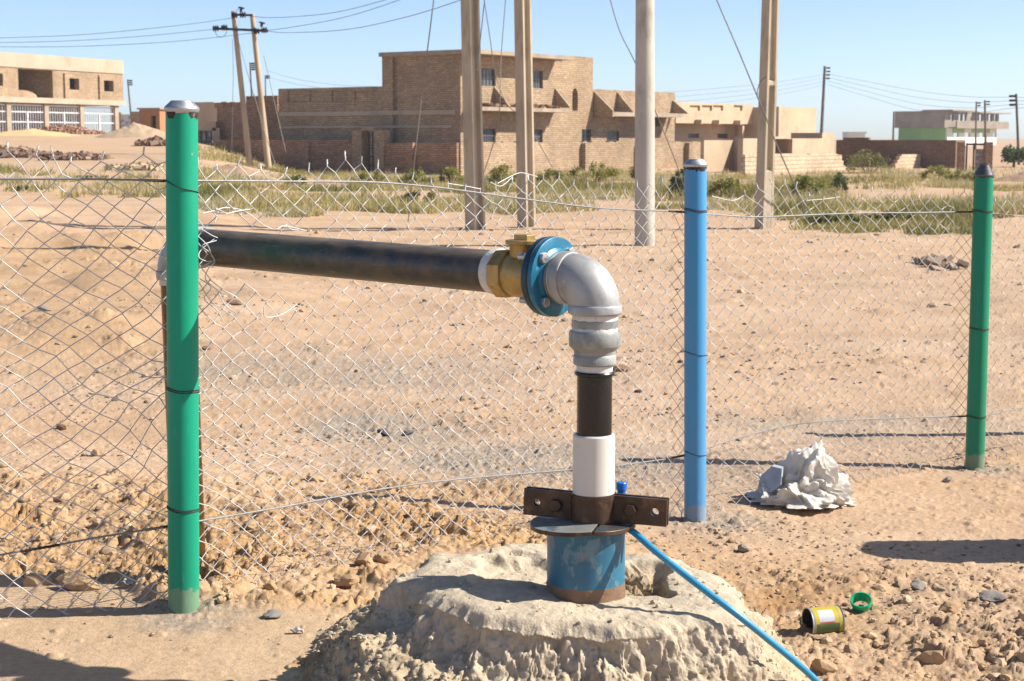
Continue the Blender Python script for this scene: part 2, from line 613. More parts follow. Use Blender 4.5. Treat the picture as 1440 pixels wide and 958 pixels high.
M['rust'] = pbr("rusty_steel", (.075, .042, .025), .42, .3, .5, 12, stain=(.2, .11, .05), st_at=(.54, .7), st_scale=22, bmp=.4, bscale=90, bdist=.002)
M['wet_rust'] = pbr("brown_steel", (.11, .05, .018), .25, .35, .5, 9, stain=(.2, .12, .06), st_at=(.58, .72), st_scale=30)
M['plate'] = pbr("worn_plate", (.24, .25, .24), .5, .1, .2, 14, stain=(.06, .12, .15), st_at=(.56, .66), st_scale=13, bmp=.3, bscale=90, stain2=(.12, .07, .04), st2_at=(.62, .7), st2_scale=25)
M['plate_dark'] = pbr("dark_plate", (.06, .08, .09), .4, .3, .4, 14, stain=(.1, .06, .035), st_at=(.5, .66), st_scale=18, bmp=.3, bscale=90)
M['pvc_white'] = pbr("white_plastic", (.66, .63, .57), .36, 0, .06, 6, stain=(.48, .41, .31), st_at=(.58, .78), st_scale=12, stretch=(1, 1, .35))
M['pvc_black'] = pbr("black_plastic", (.008, .008, .009), .24, 0, .3, 8, stain=(.09, .085, .075), st_at=(.62, .70), st_scale=26, stretch=(1, 1, .45), bmp=.1, bscale=70)
M['tape'] = pbr("sealing_tape", (.64, .61, .57), .7, 0, .12, 40, stain=(.48, .42, .33), st_at=(.56, .7), st_scale=40, bmp=.7, bscale=70, bdist=.004)
M['fit'] = pbr("galvanised_fitting", (.42, .42, .41), .5, .25, .22, 9, stain=(.24, .245, .26), st_at=(.52, .72), st_scale=14, bmp=.15, bscale=140, stain2=(.55, .53, .47), st2_at=(.64, .72), st2_scale=30)
M['fit2'] = pbr("cast_fitting", (.34, .35, .335), .52, .25, .25, 12, stain=(.2, .215, .21), st_at=(.5, .7), st_scale=20, bmp=.35, bscale=150, stain2=(.50, .45, .36), st2_at=(.66, .74), st2_scale=30)
M['brass'] = pbr("brass", (.47, .32, .115), .45, .5, .22, 14, stain=(.26, .15, .045), st_at=(.54, .72), st_scale=18, bmp=.3, bscale=220, bdist=.001)
M['flange'] = pbr("blue_flange", (.006, .15, .26), .38, .1, .18, 12, stain=(.13, .30, .40), st_at=(.62, .7), st_scale=30, bmp=.15, bscale=100)
M['flange_shade'] = pbr("blue_flange_painted_shade", (.004, .05, .085), .45, 0, .25, 14)  # second flange: blue darkened in the colour to stand for its shaded side
M['rubber'] = pbr("black_rim", (.02, .02, .022), .5)
M['bolt'] = pbr("zinc_bolt", (.55, .55, .53), .4, .75, .2, 40, stain=(.3, .27, .22), st_at=(.56, .7), st_scale=50)
M['hose'] = pbr("blue_hose", (.035, .30, .52), .36, 0, .1, 12, stain=(.22, .36, .44), st_at=(.62, .74), st_scale=20)
M['bluecap'] = pbr("blue_cap", (.01, .14, .55), .35)
M['sack'] = pbr("woven_sack", (.74, .70, .63), .75, 0, .08, 20, stain=(.52, .42, .32), st_at=(.58, .76), st_scale=9, bmp=.3, bscale=300)
_t = M['sack'].node_tree
_b = _t.nodes["Principled BSDF"]
_tr = _t.nodes.new("ShaderNodeBsdfTranslucent")
_tr.inputs[0].default_value = (.62, .56, .47, 1)
_mx = _t.nodes.new("ShaderNodeMixShader")
_mx.inputs[0].default_value = .22
_t.links.new(_b.outputs[0], _mx.inputs[1])
_t.links.new(_tr.outputs[0], _mx.inputs[2])
_t.links.new(_mx.outputs[0], _t.nodes["Material Output"].inputs[0])
M['sack_grey'] = pbr("grey_sack_lining", (.42, .45, .50), .7, 0, .2, 20)
M['green_ring'] = pbr("green_plastic", (.01, .42, .20), .35, 0, .1, 20)
M['clear'] = pbr("clear_plastic_scrap", (.50, .47, .43), .25, 0, .15, 30)
M['rock_tan'] = pbr("tan_clod", (.46, .30, .16), .95, 0, .22, 14, stain=(.33, .21, .12), st_at=(.55, .7), st_scale=30, bmp=.7, bscale=90, bdist=.006)
M['rock_grey'] = pbr("grey_stone", (.27, .245, .215), .93, 0, .25, 14, bmp=.6, bscale=90, bdist=.005)
M['rock_brown'] = pbr("brown_stone", (.25, .15, .09), .93, 0, .25, 14, bmp=.6, bscale=90, bdist=.005)
M['cinder'] = pbr("dark_cinder", (.10, .09, .085), .95, 0, .3, 14, bmp=.7, bscale=60, bdist=.006)
# buildings
M['brick'] = brick("sand_brick", (.42, .305, .195), (.30, .21, .13), (.25, .18, .12), stain=(.33, .25, .165))
M['brick_red'] = brick("reddish_brick", (.40, .235, .145), (.26, .15, .095), (.2, .13, .09))
M['brick_wall'] = brick("boundary_brick", (.42, .31, .205), (.31, .225, .145), (.26, .19, .13), big=(.72, 1.12))
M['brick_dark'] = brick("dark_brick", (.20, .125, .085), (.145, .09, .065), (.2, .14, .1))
M['block'] = brick("pale_block", (.53, .40, .28), (.45, .33, .23), (.34, .25, .17), bw=.42, bh=.19, msize=.022)
M['orange'] = pbr("orange_render", (.46, .22, .10), .9, 0, .2, .8)
M['plaster'] = pbr("sand_plaster", (.56, .42, .28), .93, 0, .13, .7, stain=(.34, .24, .16), st_at=(.58, .72), st_scale=.9, bmp=.3, bscale=6, bdist=.03)
M['concrete'] = pbr("raw_concrete", (.40, .32, .235), .92, 0, .16, 1.2, stain=(.27, .22, .17), st_at=(.55, .7), st_scale=1.6, bmp=.3, bscale=8, bdist=.02)
M['beam'] = pbr("pale_beam", (.50, .40, .29), .92, 0, .12, .5, stain=(.42, .31, .2), st_at=(.55, .72), st_scale=.6)
M['dark_metal'] = pbr("dark_metal", (.035, .03, .03), .6, .3)
M['grille'] = pbr("grille_metal", (.20, .19, .19), .5, .4)
M['glass'] = pbr("window_glass", (.10, .12, .13), .12, 0, .2, 2)
M['white_bars'] = pbr("white_bars", (.62, .62, .62), .5, .2)
M['gate_sheet'] = pbr("gate_sheet", (.22, .18, .15), .5, .3, .4, 5, stain=(.45, .4, .34), st_at=(.5, .6), st_scale=6)
M['sign_white'] = pbr("painted_panel", (.62, .64, .66), .6, 0, .1, 3, stain=(.22, .32, .42), st_at=(.52, .58), st_scale=2.5)
M['green_wall'] = pbr("lime_green_paint", (.26, .50, .13), .85, 0, .1, .4)
M['white_wall'] = pbr("white_paint", (.70, .70, .62), .85, 0, .1, .4)
M['far_brick'] = pbr("far_masonry", (.30, .235, .185), .9, 0, .2, .6)
M['pole_wood'] = pbr("pale_timber", (.50, .38, .25), .85, 0, .22, 6, stain=(.34, .24, .15), st_at=(.55, .7), st_scale=8, stretch=(1, 1, .08))
M['pole_conc'] = pbr("pole_concrete", (.56, .47, .34), .9, 0, .12, 2, stain=(.32, .255, .18), st_at=(.5, .72), st_scale=3, stretch=(1, 1, .35), bmp=.3, bscale=18, bdist=.01)
M['pole_round'] = pbr("round_pole_concrete", (.56, .52, .44), .85, 0, .12, 2, stain=(.34, .30, .25), st_at=(.52, .7), st_scale=2.5, stretch=(1, 1, .4), bmp=.2, bscale=18, bdist=.01)
M['pole_far'] = pbr("weathered_pole", (.16, .13, .11), .85, 0, .2, 3)
M['insul'] = pbr("dark_insulator", (.035, .018, .016), .3)
M['cable'] = pbr("grey_cable", (.17, .16, .16), .6, .2)
M['cable_pale'] = pbr("pale_cable", (.30, .27, .22), .6, .2)
M['sand_heap'] = pbr("sand_heap", (.62, .43, .20), .97, 0, .12, 1.5, bmp=.4, bscale=14, bdist=.02)
M['sand_heap2'] = pbr("dull_sand_heap", (.50, .36, .235), .97, 0, .12, 1.5, bmp=.4, bscale=14, bdist=.02)
M['earth_heap'] = pbr("reddish_earth_heap", (.40, .255, .16), .97, 0, .2, 2.5, bmp=.5, bscale=14, bdist=.03)
M['heap_brick'] = pbr("loose_brick", (.25, .135, .085), .93, 0, .35, 1.1)
M['rubble'] = pbr("dark_rubble", (.16, .11, .08), .95, 0, .5, .9)
M['barrel'] = pbr("shadow_caster_plastic", (.05, .12, .3), .4)  # for the unseen barrel added as a shadow caster
M['bark'] = pbr("bark", (.11, .085, .06), .9, 0, .2, 20)


def leaf_mat(name, cols):
    m, t, b = new_mat(name)
    at = t.nodes.new("ShaderNodeAttribute")
    at.attribute_name = "tone"
    out = ramp(t, at.outputs['Fac'], [(i / (len(cols) - 1), c) for i, c in enumerate(cols)])
    t.links.new(out, b.inputs['Base Color'])
    b.inputs['Roughness'].default_value = .7
    b.inputs['Specular IOR Level'].default_value = .2
    tr = t.nodes.new("ShaderNodeBsdfTranslucent")
    t.links.new(out, tr.inputs[0])
    mx = t.nodes.new("ShaderNodeMixShader")
    mx.inputs[0].default_value = .3
    t.links.new(b.outputs[0], mx.inputs[1])
    t.links.new(tr.outputs[0], mx.inputs[2])
    t.links.new(mx.outputs[0], t.nodes["Material Output"].inputs[0])
    return m


M['grass'] = leaf_mat("dry_grass", [(.20, .19, .065), (.32, .285, .10), (.45, .38, .16), (.52, .42, .22), (.37, .36, .22)])
M['shrub_y'] = leaf_mat("yellow_green_leaves", [(.11, .13, .03), (.21, .21, .05), (.32, .29, .08)])
M['shrub_g'] = leaf_mat("green_leaves", [(.09, .11, .032), (.16, .175, .05), (.26, .245, .08)])
M['shrub_d'] = leaf_mat("dark_leaves", [(.04, .07, .025), (.08, .12, .045), (.14, .17, .07)])
M['shrub_o'] = leaf_mat("rusty_leaves", [(.12, .09, .03), (.2, .14, .045), (.27, .19, .07)])


# ground material: real soil colours carried per zone
def ground_mat():
    m, t, b = new_mat("ground_soil")
    tc = t.nodes.new("ShaderNodeTexCoord")
    vec = tc.outputs['Object']
    at = t.nodes.new("ShaderNodeAttribute")
    at.attribute_name = "zone"
    sep = t.nodes.new("ShaderNodeSeparateColor")
    t.links.new(at.outputs['Color'], sep.inputs[0])
    n_big, n_mid = noise(t, vec, .35, 5, .6), noise(t, vec, 2.2, 6, .65)
    n_fine, n_grit = noise(t, vec, 38, 5, .75), noise(t, vec, 130, 3, .7)
    sand = mixc(t, ramp(t, n_mid, [(.3, 0.0), (.72, 1.0)]), (.50, .345, .225), (.59, .415, .275))
    sand = mixc(t, ramp(t, n_big, [(.35, 0.0), (.68, .7)]), sand, (.61, .415, .26))
    clod = mixc(t, ramp(t, n_mid, [(.35, 0.0), (.7, 1.0)]), (.48, .30, .15), (.56, .38, .22))
    pale = mixc(t, ramp(t, n_mid, [(.3, 0.0), (.7, 1.0)]), (.53, .38, .245), (.60, .445, .30))
    grey = mixc(t, ramp(t, n_fine, [(.3, 0.0), (.7, 1.0)]), (.24, .21, .185), (.46, .40, .33))
    tcs = t.nodes.new("ShaderNodeMapping")
    tcs.inputs['Scale'].default_value = (.35, 1.1, 1)
    t.links.new(vec, tcs.inputs[0])
    n_streak = noise(t, tcs.outputs[0], .8, 5, .62)
    sand = mixc(t, ramp(t, n_streak, [(.42, 0.0), (.62, .8)]), sand, (.62, .455, .325))
    sand = mixc(t, ramp(t, n_streak, [(.28, .6), (.44, 0.0)]), sand, (.44, .315, .215))
    c = mixc(t, sep.outputs[2], sand, pale)
    c = mixc(t, sep.outputs[0], c, clod)
    c = mixc(t, at.outputs['Alpha'], c, (.47, .27, .12))
    gf = t.nodes.new("ShaderNodeMath")
    gf.operation = 'MULTIPLY'
    t.links.new(sep.outputs[1], gf.inputs[0])
    t.links.new(ramp(t, noise(t, vec, 9, 5, .7), [(.32, .15), (.54, 1.0)]), gf.inputs[1])
    c = mixc(t, gf.outputs[0], c, grey)
    c = mixc(t, .8, c, ramp(t, n_fine, [(.28, [.72] * 3), (.5, [1.0] * 3), (.75, [1.16] * 3)]), 'MULTIPLY')
    # dark grit and small dark stones lying in the sand
    v = nd(t, "ShaderNodeTexVoronoi", Scale=24.0)
    t.links.new(vec, v.inputs['Vector'])
    spk = ramp(t, v.outputs['Distance'], [(.09, 1.0), (.15, 0.0)])
    mk = ramp(t, noise(t, vec, 3.1, 4, .6), [(.53, 0.0), (.64, 1.0)])
    mu = t.nodes.new("ShaderNodeMath")
    mu.operation = 'MULTIPLY'
    t.links.new(spk, mu.inputs[0])
    t.links.new(mk, mu.inputs[1])
    c = mixc(t, mu.outputs[0], c, (.20, .145, .105))
    c = mixc(t, 1.0, c, (.755, .735, .705), 'MULTIPLY')
    t.links.new(c, b.inputs['Base Color'])
    b.inputs['Roughness'].default_value = .97
    b.inputs['Specular IOR Level'].default_value = .1
    p = bump(t, b, n_fine, .55, .012)
    bump(t, b, n_grit, .5, .004, p)
    return m


M['ground'] = ground_mat()

# ================================================================ GROUND
def make_ground():
    uf = np.linspace(-.46, .46, 1080)
    uo = .46 * (13.0 ** np.linspace(0, 1, 34)[1:])
    u = np.concatenate([-uo[::-1], uf, uo])
    rows = [np.linspace(-30, 2.6, 14)[:-1], np.linspace(2.6, 3.7, 40)[:-1]]
    for a, b, q in ((3.7, 9, .0019), (9, 46, .0042), (46, 400, .016), (400, 12000, .09)):
        n = int(math.log(b / a) / q)
        rows.append(a * (b / a) ** (np.arange(n) / n))
    rows = np.concatenate(rows + [np.array([12000.0])])
    Yg, U = np.meshgrid(rows, u, indexing='ij')
    X = U * np.maximum(Yg, 3.7)
    x, y = X.ravel(), Yg.ravel()
    z = np.empty_like(x)
    n = 200000
    for i in range(0, len(x), n):
        z[i:i + n] = ground_z(x[i:i + n], y[i:i + n])
    nr, nc = len(rows), len(u)
    i = np.arange(nr * nc).reshape(nr, nc)
    Fq = np.stack([i[:-1, :-1], i[:-1, 1:], i[1:, 1:], i[1:, :-1]], -1).reshape(-1, 4)
    o = np_mesh("ground", np.stack([x, y, z], 1), Fq, M['ground'], smooth=True)
    col = np.zeros((len(x), 4), np.float32)
    tr, ri, gr, pa = zones(x, y)
    inn = (y < 20) & (np.abs(x) < 8)
    lft = sst(-.17, -.24, x / np.maximum(y, 1)) * sst(11, 13, y) * (1 - sst(24, 32, y))
    col[:, 0] = np.clip(np.where(inn, tr + .35 * ri, 0) + .6 * lft, 0, 1)
    col[:, 0] = np.clip(col[:, 0] + 1.2 * np.exp(-(((x - 1.0) / .32) ** 2 + ((y - 5.75) / .38) ** 2)) * np.clip(.8 + 1.5 * fbm(x * 5, y * 5, 3, 77), 0, 1), 0, 1)
    col[:, 1] = np.clip(np.where(inn, 1.35 * gr + .25 * ri, 0) + .12 * sst(9, 13, y) * (1 - sst(18, 26, y)), 0, 1)
    col[:, 2] = np.where(inn, pa, 0)
    col[:, 3] = np.clip(1.1 * np.exp(-(((x - .92) / .20) ** 2 + ((y - 5.85) / .30) ** 2)) * np.clip(.8 + 2 * fbm(x * 6, y * 6, 3, 76), 0, 1), 0, 1)
    a = o.data.attributes.new("zone", 'FLOAT_COLOR', 'POINT')
    a.data.foreach_set("color", col.ravel())
    return tag(o, kind='structure')


make_ground()


def ico(sub):
    import bmesh
    bm = bmesh.new()
    bmesh.ops.create_icosphere(bm, subdivisions=sub, radius=1)
    V = np.array([v.co[:] for v in bm.verts])
    Fc = np.array([[v.index for v in f.verts] for f in bm.faces])
    bm.free()
    return V, Fc


ICO1, ICO2, ICO3, ICO4, ICO5 = ico(1), ico(2), ico(3), ico(4), ico(6)


def tone_mat(name, cols, bmp=.6):
    m, t, b = new_mat(name)
    at = t.nodes.new("ShaderNodeAttribute")
    at.attribute_name = "tone"
    c = ramp(t, at.outputs['Fac'], [(i / (len(cols) - 1), k) for i, k in enumerate(cols)])
    vec = coords(t)
    c = mixc(t, .6, c, ramp(t, noise(t, vec, 60, 4, .7), [(.3, [.7] * 3), (.7, [1.2] * 3)]), 'MULTIPLY')
    t.links.new(c, b.inputs['Base Color'])
    b.inputs['Roughness'].default_value = .95
    b.inputs['Specular IOR Level'].default_value = .1
    bump(t, b, noise(t, vec, 110, 4, .7), bmp, .004)
    return m


M['gravel'] = tone_mat("gravel_stones", [(.48, .36, .24), (.44, .30, .175), (.36, .265, .175), (.29, .235, .18), (.19, .145, .11), (.11, .09, .07)])


def scatter(name, n, base, size_fn, accept, flat=(.45, .9), sink=.3, tone=(0, 1)):
    V0, F0 = base
    px, py = RNG.uniform(-260, 1700, n), RNG.uniform(322, 1010, n)
    v = 479 - py
    sl_ = -(v * CP - F * SP) / (F * CP + v * SP)
    y = 1.66 / sl_
    x = (px - 720) / F * (y * CP + 1.66 * SP)
    k = RNG.uniform(0, 1, n) < accept(x, y)
    x, y = x[k], y[k]
    n = len(x)
    s = size_fn(x, y, n)
    z = ground_z(x, y)
    jit = RNG.uniform(.72, 1.18, (n, len(V0), 1))
    Vs = V0[None] * jit
    Vs = Vs * np.stack([RNG.uniform(.8, 1.45, n), RNG.uniform(.7, 1.1, n), RNG.uniform(flat[0], flat[1], n)], 1)[:, None, :]
    a = RNG.uniform(0, 2 * np.pi, n)
    tl = RNG.uniform(-.35, .35, n)
    ca, sa, ct, st_ = np.cos(a), np.sin(a), np.cos(tl), np.sin(tl)
    X, Y_, Z = Vs[..., 0], Vs[..., 1], Vs[..., 2]
    X, Z = X * ct[:, None] - Z * st_[:, None], X * st_[:, None] + Z * ct[:, None]
    X, Y_ = X * ca[:, None] - Y_ * sa[:, None], X * sa[:, None] + Y_ * ca[:, None]
    Vw = np.stack([x[:, None] + X * s[:, None], y[:, None] + Y_ * s[:, None], z[:, None] + (Z + (1 - 2 * sink) * .4) * s[:, None]], -1)
    Fc = (F0[None] + (np.arange(n) * len(V0))[:, None, None]).reshape(-1, 3)
    o = np_mesh(name, Vw.reshape(-1, 3), Fc, M['gravel'], smooth=len(V0) > 20, angle=22 if len(V0) > 20 else None)
    at = o.data.attributes.new("tone", 'FLOAT', 'POINT')
    tn = np.repeat(RNG.uniform(tone[0], tone[1], n) ** 1.3, len(V0)).astype(np.float32)
    at.data.foreach_set("value", tn)
    return o


def acc_pebble(x, y):
    tr, ri, gr, pa = zones(x, y)
    patch = np.clip(.28 + 3.2 * fbm(x * .8, y * .8, 3, 91), .03, 1)
    return np.clip((.55 + .3 * ri + .6 * gr - .2 * tr) * patch * (1 - .9 * pa), .02, 1) * (1 - sst(14, 24, y) * .6)


tag(scatter("gravel", 32000, ICO1, lambda x, y, n: np.clip(.0042 * np.exp(RNG.normal(0, .5, n)), .002, .016) * np.maximum(1, y / 5.5), acc_pebble, tone=(0, .95)),
    "loose pebbles and grit strewn over the sandy ground", "gravel", kind="stuff")


def acc_clod(x, y):
    tr, ri, gr, pa = zones(x, y)
    patch = np.clip(.45 + 1.8 * fbm(x * 2.2, y * 2.2, 3, 92), .1, 1)
    return np.clip(tr * 1.0 + .8 * ri, 0, 1) * patch


tag(scatter("clod_rubble", 8000, ICO2, lambda x, y, n: np.clip(.0105 * np.exp(RNG.normal(0, .55, n)), .005, .036), acc_clod, tone=(0, .5), flat=(.5, .95)),
    "broken yellow brown clods of dug earth behind and beside the well", "earth clods", kind="stuff")
tag(scatter("dark_grit", 2600, ICO1, lambda x, y, n: np.clip(.011 * np.exp(RNG.normal(0, .5, n)), .005, .04) * np.maximum(1, y / 10) ** .5,
            lambda x, y: np.clip(fbm(x * .5, y * .5, 3, 93) * 2.2 - .1, 0, .9) * sst(8, 9.5, y), tone=(.55, 1), flat=(.35, .7)),
    "scattered dark stones on the open sand beyond the fence", "stones", kind="stuff")


# ---------------------------------------------------------------- single stones
def rock(name, px, py, size, mat, label, cat="stone", dims=(1.2, .9, .65), group=None, sink=.25, sub=ICO3):
    v = 479 - py
    s_ = -(v * CP - F * SP) / (F * CP + v * SP)
    y = 1.6 / s_
    for _ in range(8):
        x = (px - 720) / F * (y * CP + 1.6 * SP)
        y = (HC - gz(x, y)) / s_
    V0, F0 = sub
    V = V0.copy()
    sd = hash((px, py)) % 1000
    r = 1 + .55 * fbm(V[:, 0] * 1.3 + sd, V[:, 1] * 1.3 + V[:, 2] * 1.7, 4, sd)
    V = V * r[:, None] * np.array(dims) * size
    # a few flat broken faces
    rs = np.random.default_rng(sd)
    for _ in range(7):
        nn = rs.normal(size=3)
        nn /= np.linalg.norm(nn)
        d = V @ nn
        lim = np.max(d) * rs.uniform(.62, .85)
        V = V - np.maximum(d - lim, 0)[:, None] * nn
    o = np_mesh(name, V, F0, mat, smooth=True, angle=28)
    o.location = (x, y, gz(x, y) + size * dims[2] * (1 - 2 * sink))
    o.rotation_euler = (rs.uniform(-.2, .2), rs.uniform(-.2, .2), rs.uniform(0, 6))
    return tag(o, label, cat, group)


rock("stone", 1046, 776, .026, M['rock_grey'], "small grey rounded stone on the sand just right of the concrete mound")
rock("stone", 1029, 763, .017, M['rock_tan'], "small tan pebble between the concrete mound and the blue post foot")
rock("clod", 490, 820, .036, M['rock_tan'], "large tan angular clod left of the mound below the mesh edge", "earth clod")
rock("clod", 514, 796, .036, M['rock_tan'], "rounded pale clod behind the mound's left shoulder, beside a twin", "earth clod", dims=(1.1, .9, .8))
rock("clod", 540, 790, .026, M['rock_tan'], "yellowish clod close to the upper left edge of the concrete mound", "earth clod", dims=(1, .9, .9))
rock("clod", 353, 742, .034, M['rock_tan'], "pale lump right of the big green post under the lower fence wire", "earth clod")
rock("clod", 383, 828, .024, M['rock_tan'], "flat tan clod tilted on the rough soil right of the big green post", "earth clod")
rock("clod", 120, 828, .06, M['rock_tan'], "broad yellow clod left of the foot of the big green post", "earth clod", dims=(1.5, .8, .55))
rock("clod", 140, 640, .034, M['rock_tan'], "crumbly clod on the sand left of the big green post", "earth clod")
rock("clod", 86, 604, .035, M['rock_brown'], "brown clod seen through the mesh, far left of the big green post", "earth clod", dims=(1.4, .9, .6))
rock("stone", 332, 428, .055, M['rock_brown'], "flat brown stone on open sand just below the black pipe", dims=(1.5, .9, .5))
rock("stone", 290, 492, .035, M['rock_brown'], "small brown stone beside the big green post beyond the mesh", dims=(1.5, .9, .6))
rock("stone", 62, 437, .06, M['rock_grey'], "dark grey stone on the pale sand at the far left", dims=(1.3, .9, .5))
rock("stone", 874, 522, .05, M['rock_brown'], "reddish brown lump lying on the sand right behind the riser pipe", dims=(1.5, .9, .6))
rock("cinder_lump", 540, 609, .04, M['cinder'], "dark cinder lump at mid distance under the black pipe, the larger", "cinder", dims=(1.8, .9, .45))
rock("cinder_lump", 572, 612, .03, M['cinder'], "smaller dark cinder lump lying right of a larger one under the black pipe", "cinder", dims=(1.6, .9, .5))
rock("stone", 1400, 845, .04, M['rock_grey'], "grey half buried stone on the cracked ground at the right edge", dims=(1.3, .9, .5))
rock("stone", 1335, 858, .04, M['rock_tan'], "flat tan stone on cracked ground right of the paint tin", dims=(1.4, .9, .45))
rock("stone", 1290, 826, .03, M['rock_grey'], "grey flat stone above the green plastic ring", dims=(1.4, .9, .5))
rock("stone", 1332, 678, .022, M['rock_grey'], "pale small stone left of the foot of the far green post", dims=(1.3, .9, .8))
rock("stone", 384, 868, .022, M['rock_grey'], "pale grey chip on the smooth sand left of the concrete mound", dims=(1.4, 1, .6))

# ================================================================ CONCRETE MOUND
WX, WY = P(836, 560, 4.30).x, 4.30
MC = (WX - .045, WY + .05)


def make_mound():
    nr, nt_ = 400, 1000
    r = 1.3 * (np.linspace(0, 1, nr) ** .95)
    th = np.linspace(0, 2 * np.pi, nt_, endpoint=False)
    R, T = np.meshgrid(r, th, indexing='ij')
    x, y = MC[0] + R * np.cos(T), MC[1] + R * np.sin(T)
    x, y = x.ravel(), y.ravel()
    R, T = R.ravel(), T.ravel()
    ct, st_ = np.cos(T), np.sin(T)
    el = 1 / np.sqrt((ct / np.where(ct < 0, .475, .50)) ** 2 + (st_ / np.where(st_ > 0, .44, .37)) ** 2)
    el = el * (1 + .13 * fbm(ct * 2.2 + 4, st_ * 2.2, 3, 61)) - .02
    d = R - el
    w = .47 + .08 * fbm(ct * 3, st_ * 3, 2, 62) + .02 * sst(.2, -.8, ct)
    q = np.clip(d / w, 0, 1)
    g = base_z(x, y)
    top = .404 + .012 * fbm(x * 4, y * 4, 3, 63) - .05 * (x - MC[0]) + .03 * (y - MC[1])
    top = top - .018 * sst(-.08, 0, d) ** 2
    # hollow left of the casing with a crisp rim, and a gravelly hole behind it on the right
    hx = (x - (WX - .19)) / .165 + .5 * vnoise(x * 11, y * 11, 64)
    hy = (y - (WY + .12)) / .19 + .5 * vnoise(x * 11, y * 11, 65)
    top = top - .026 * (1 - sst(.82, .98, np.sqrt(hx * hx + hy * hy)))
    hx = (x - (WX + .135)) / .10 + .6 * vnoise(x * 14, y * 14, 66)
    hy = (y - (WY + .13)) / .16 + .6 * vnoise(x * 14, y * 14, 67)
    hole = 1 - sst(.5, 1.0, np.sqrt(hx * hx + hy * hy))
    top = top - .05 * hole
    prof = (1 - q) ** 1.45
    z = (g - .04) + (top - g + .04) * prof
    # coarse relief pushed out along the surface normal
    P3 = np.stack([x, y, z], 1).reshape(nr, nt_, 3)
    du = np.gradient(P3, axis=0)
    dv = (np.roll(P3, -1, axis=1) - np.roll(P3, 1, axis=1))
    N = np.cross(du, dv)
    N /= np.linalg.norm(N, axis=2, keepdims=True) + 1e-9
    N *= np.sign(N[..., 2:3] + 1e-9)
    N = N.reshape(-1, 3)
    N[:nt_ * 2] = (0, 0, 1)
    st3 = np.sqrt(np.diff(P3[..., 2], axis=0) ** 2 + np.diff(r)[:, None] ** 2)
    arc = np.concatenate([np.zeros((1, nt_)), np.cumsum(st3, axis=0)]).ravel()
    ax_, ay_ = ((T - np.pi / 2) % (2 * np.pi)) * .66, arc
    ctr = sst(.3, .12, R)
    ax_, ay_ = ax_ * (1 - ctr) + x * ctr, ay_ * (1 - ctr) + y * ctr
    s = sst(-.04, .04, d) * (1 - sst(.45, 1, q) * .55) + .8 * hole
    grain = np.clip(.55 + 1.5 * fbm(ax_ * 6, ay_ * 6, 3, 78), .1, 1)
    big = .055 * fbm(ax_ * 6, ay_ * 6, 6, 68, .6) + .35 * lumps(ax_, ay_, .10, .5, 80, .45) + .6 * lumps(ax_, ay_, .046, .6, 82, .6) + grain * (.75 * lumps(ax_, ay_, .021, .75, 83, .75) + .7 * lumps(ax_, ay_, .0115, .85, 88, .8)) - .03
    lip = np.exp(-((d - .075 + .05 * fbm(ct * 9, st_ * 9, 2, 60)) / .024) ** 2) * np.clip(.2 + 2.4 * fbm(ct * 6, st_ * 6, 3, 59), 0, 1)
    disp = s * big - .022 * lip + .005 * fbm(x * 22, y * 22, 4, 69) + (1 - s) * (.5 * lumps(x, y, .03, .12, 84, .5) - .6 * lumps(x, y, .026, .10, 86, .5) + .010 * fbm(x * 8, y * 8, 4, 87))
    x, y, z = x + N[:, 0] * disp, y + N[:, 1] * disp, z + N[:, 2] * disp
    fade = sst(.9, 1.0, R / 1.3)
    z = z * (1 - fade) + (g - .12) * fade
    i = np.arange(nr * nt_).reshape(nr, nt_)
    j = np.roll(i, -1, axis=1)
    Fq = np.stack([i[:-1], i[1:], j[1:], j[:-1]], -1).reshape(-1, 4)
    m, t, b = new_mat("mound_concrete")
    vec = coords(t)
    at = t.nodes.new("ShaderNodeAttribute")
    at.attribute_name = "tone"
    n1, n2, n3 = noise(t, vec, 5, 6, .65), noise(t, vec, 34, 5, .75), noise(t, vec, 120, 4, .7)
    conc = mixc(t, ramp(t, n1, [(.3, 0.0), (.7, 1.0)]), (.40, .335, .25), (.51, .425, .315))
    soil = mixc(t, ramp(t, n1, [(.38, 0.0), (.62, 1.0)]), (.38, .30, .20), (.46, .36, .235))
    soil = mixc(t, ramp(t, noise(t, vec, 4.2, 4, .6), [(.54, 0.0), (.66, .8)]), soil, (.31, .19, .09))
    c = mixc(t, at.outputs['Fac'], conc, soil)
    c = mixc(t, .75, c, ramp(t, n2, [(.28, [.68] * 3), (.5, [1.0] * 3), (.72, [1.15] * 3)]), 'MULTIPLY')
    t.links.new(c, b.inputs['Base Color'])
    b.inputs['Roughness'].default_value = .96
    b.inputs['Specular IOR Level'].default_value = .12
    vp = nd(t, "ShaderNodeTexVoronoi", Scale=42.0)
    t.links.new(vec, vp.inputs['Vector'])
    p = bump(t, b, n2, .55, .010)
    p = bump(t, b, ramp(t, vp.outputs['Distance'], [(.0, 0.0), (.22, 1.0)]), .18, .005, p)
    bump(t, b, n3, .6, .005, p)
    o = np_mesh("concrete_mound", np.stack([x, y, z], 1), Fq, m, smooth=True)
    a = o.data.attributes.new("tone", 'FLOAT', 'POINT')
    a.data.foreach_set("value", np.clip(sst(.02, .16, d) + hole, 0, 1).astype(np.float32))
    return tag(o, "lumpy pale concrete mound cast round the blue well casing", "concrete mound")


mound = make_mound()


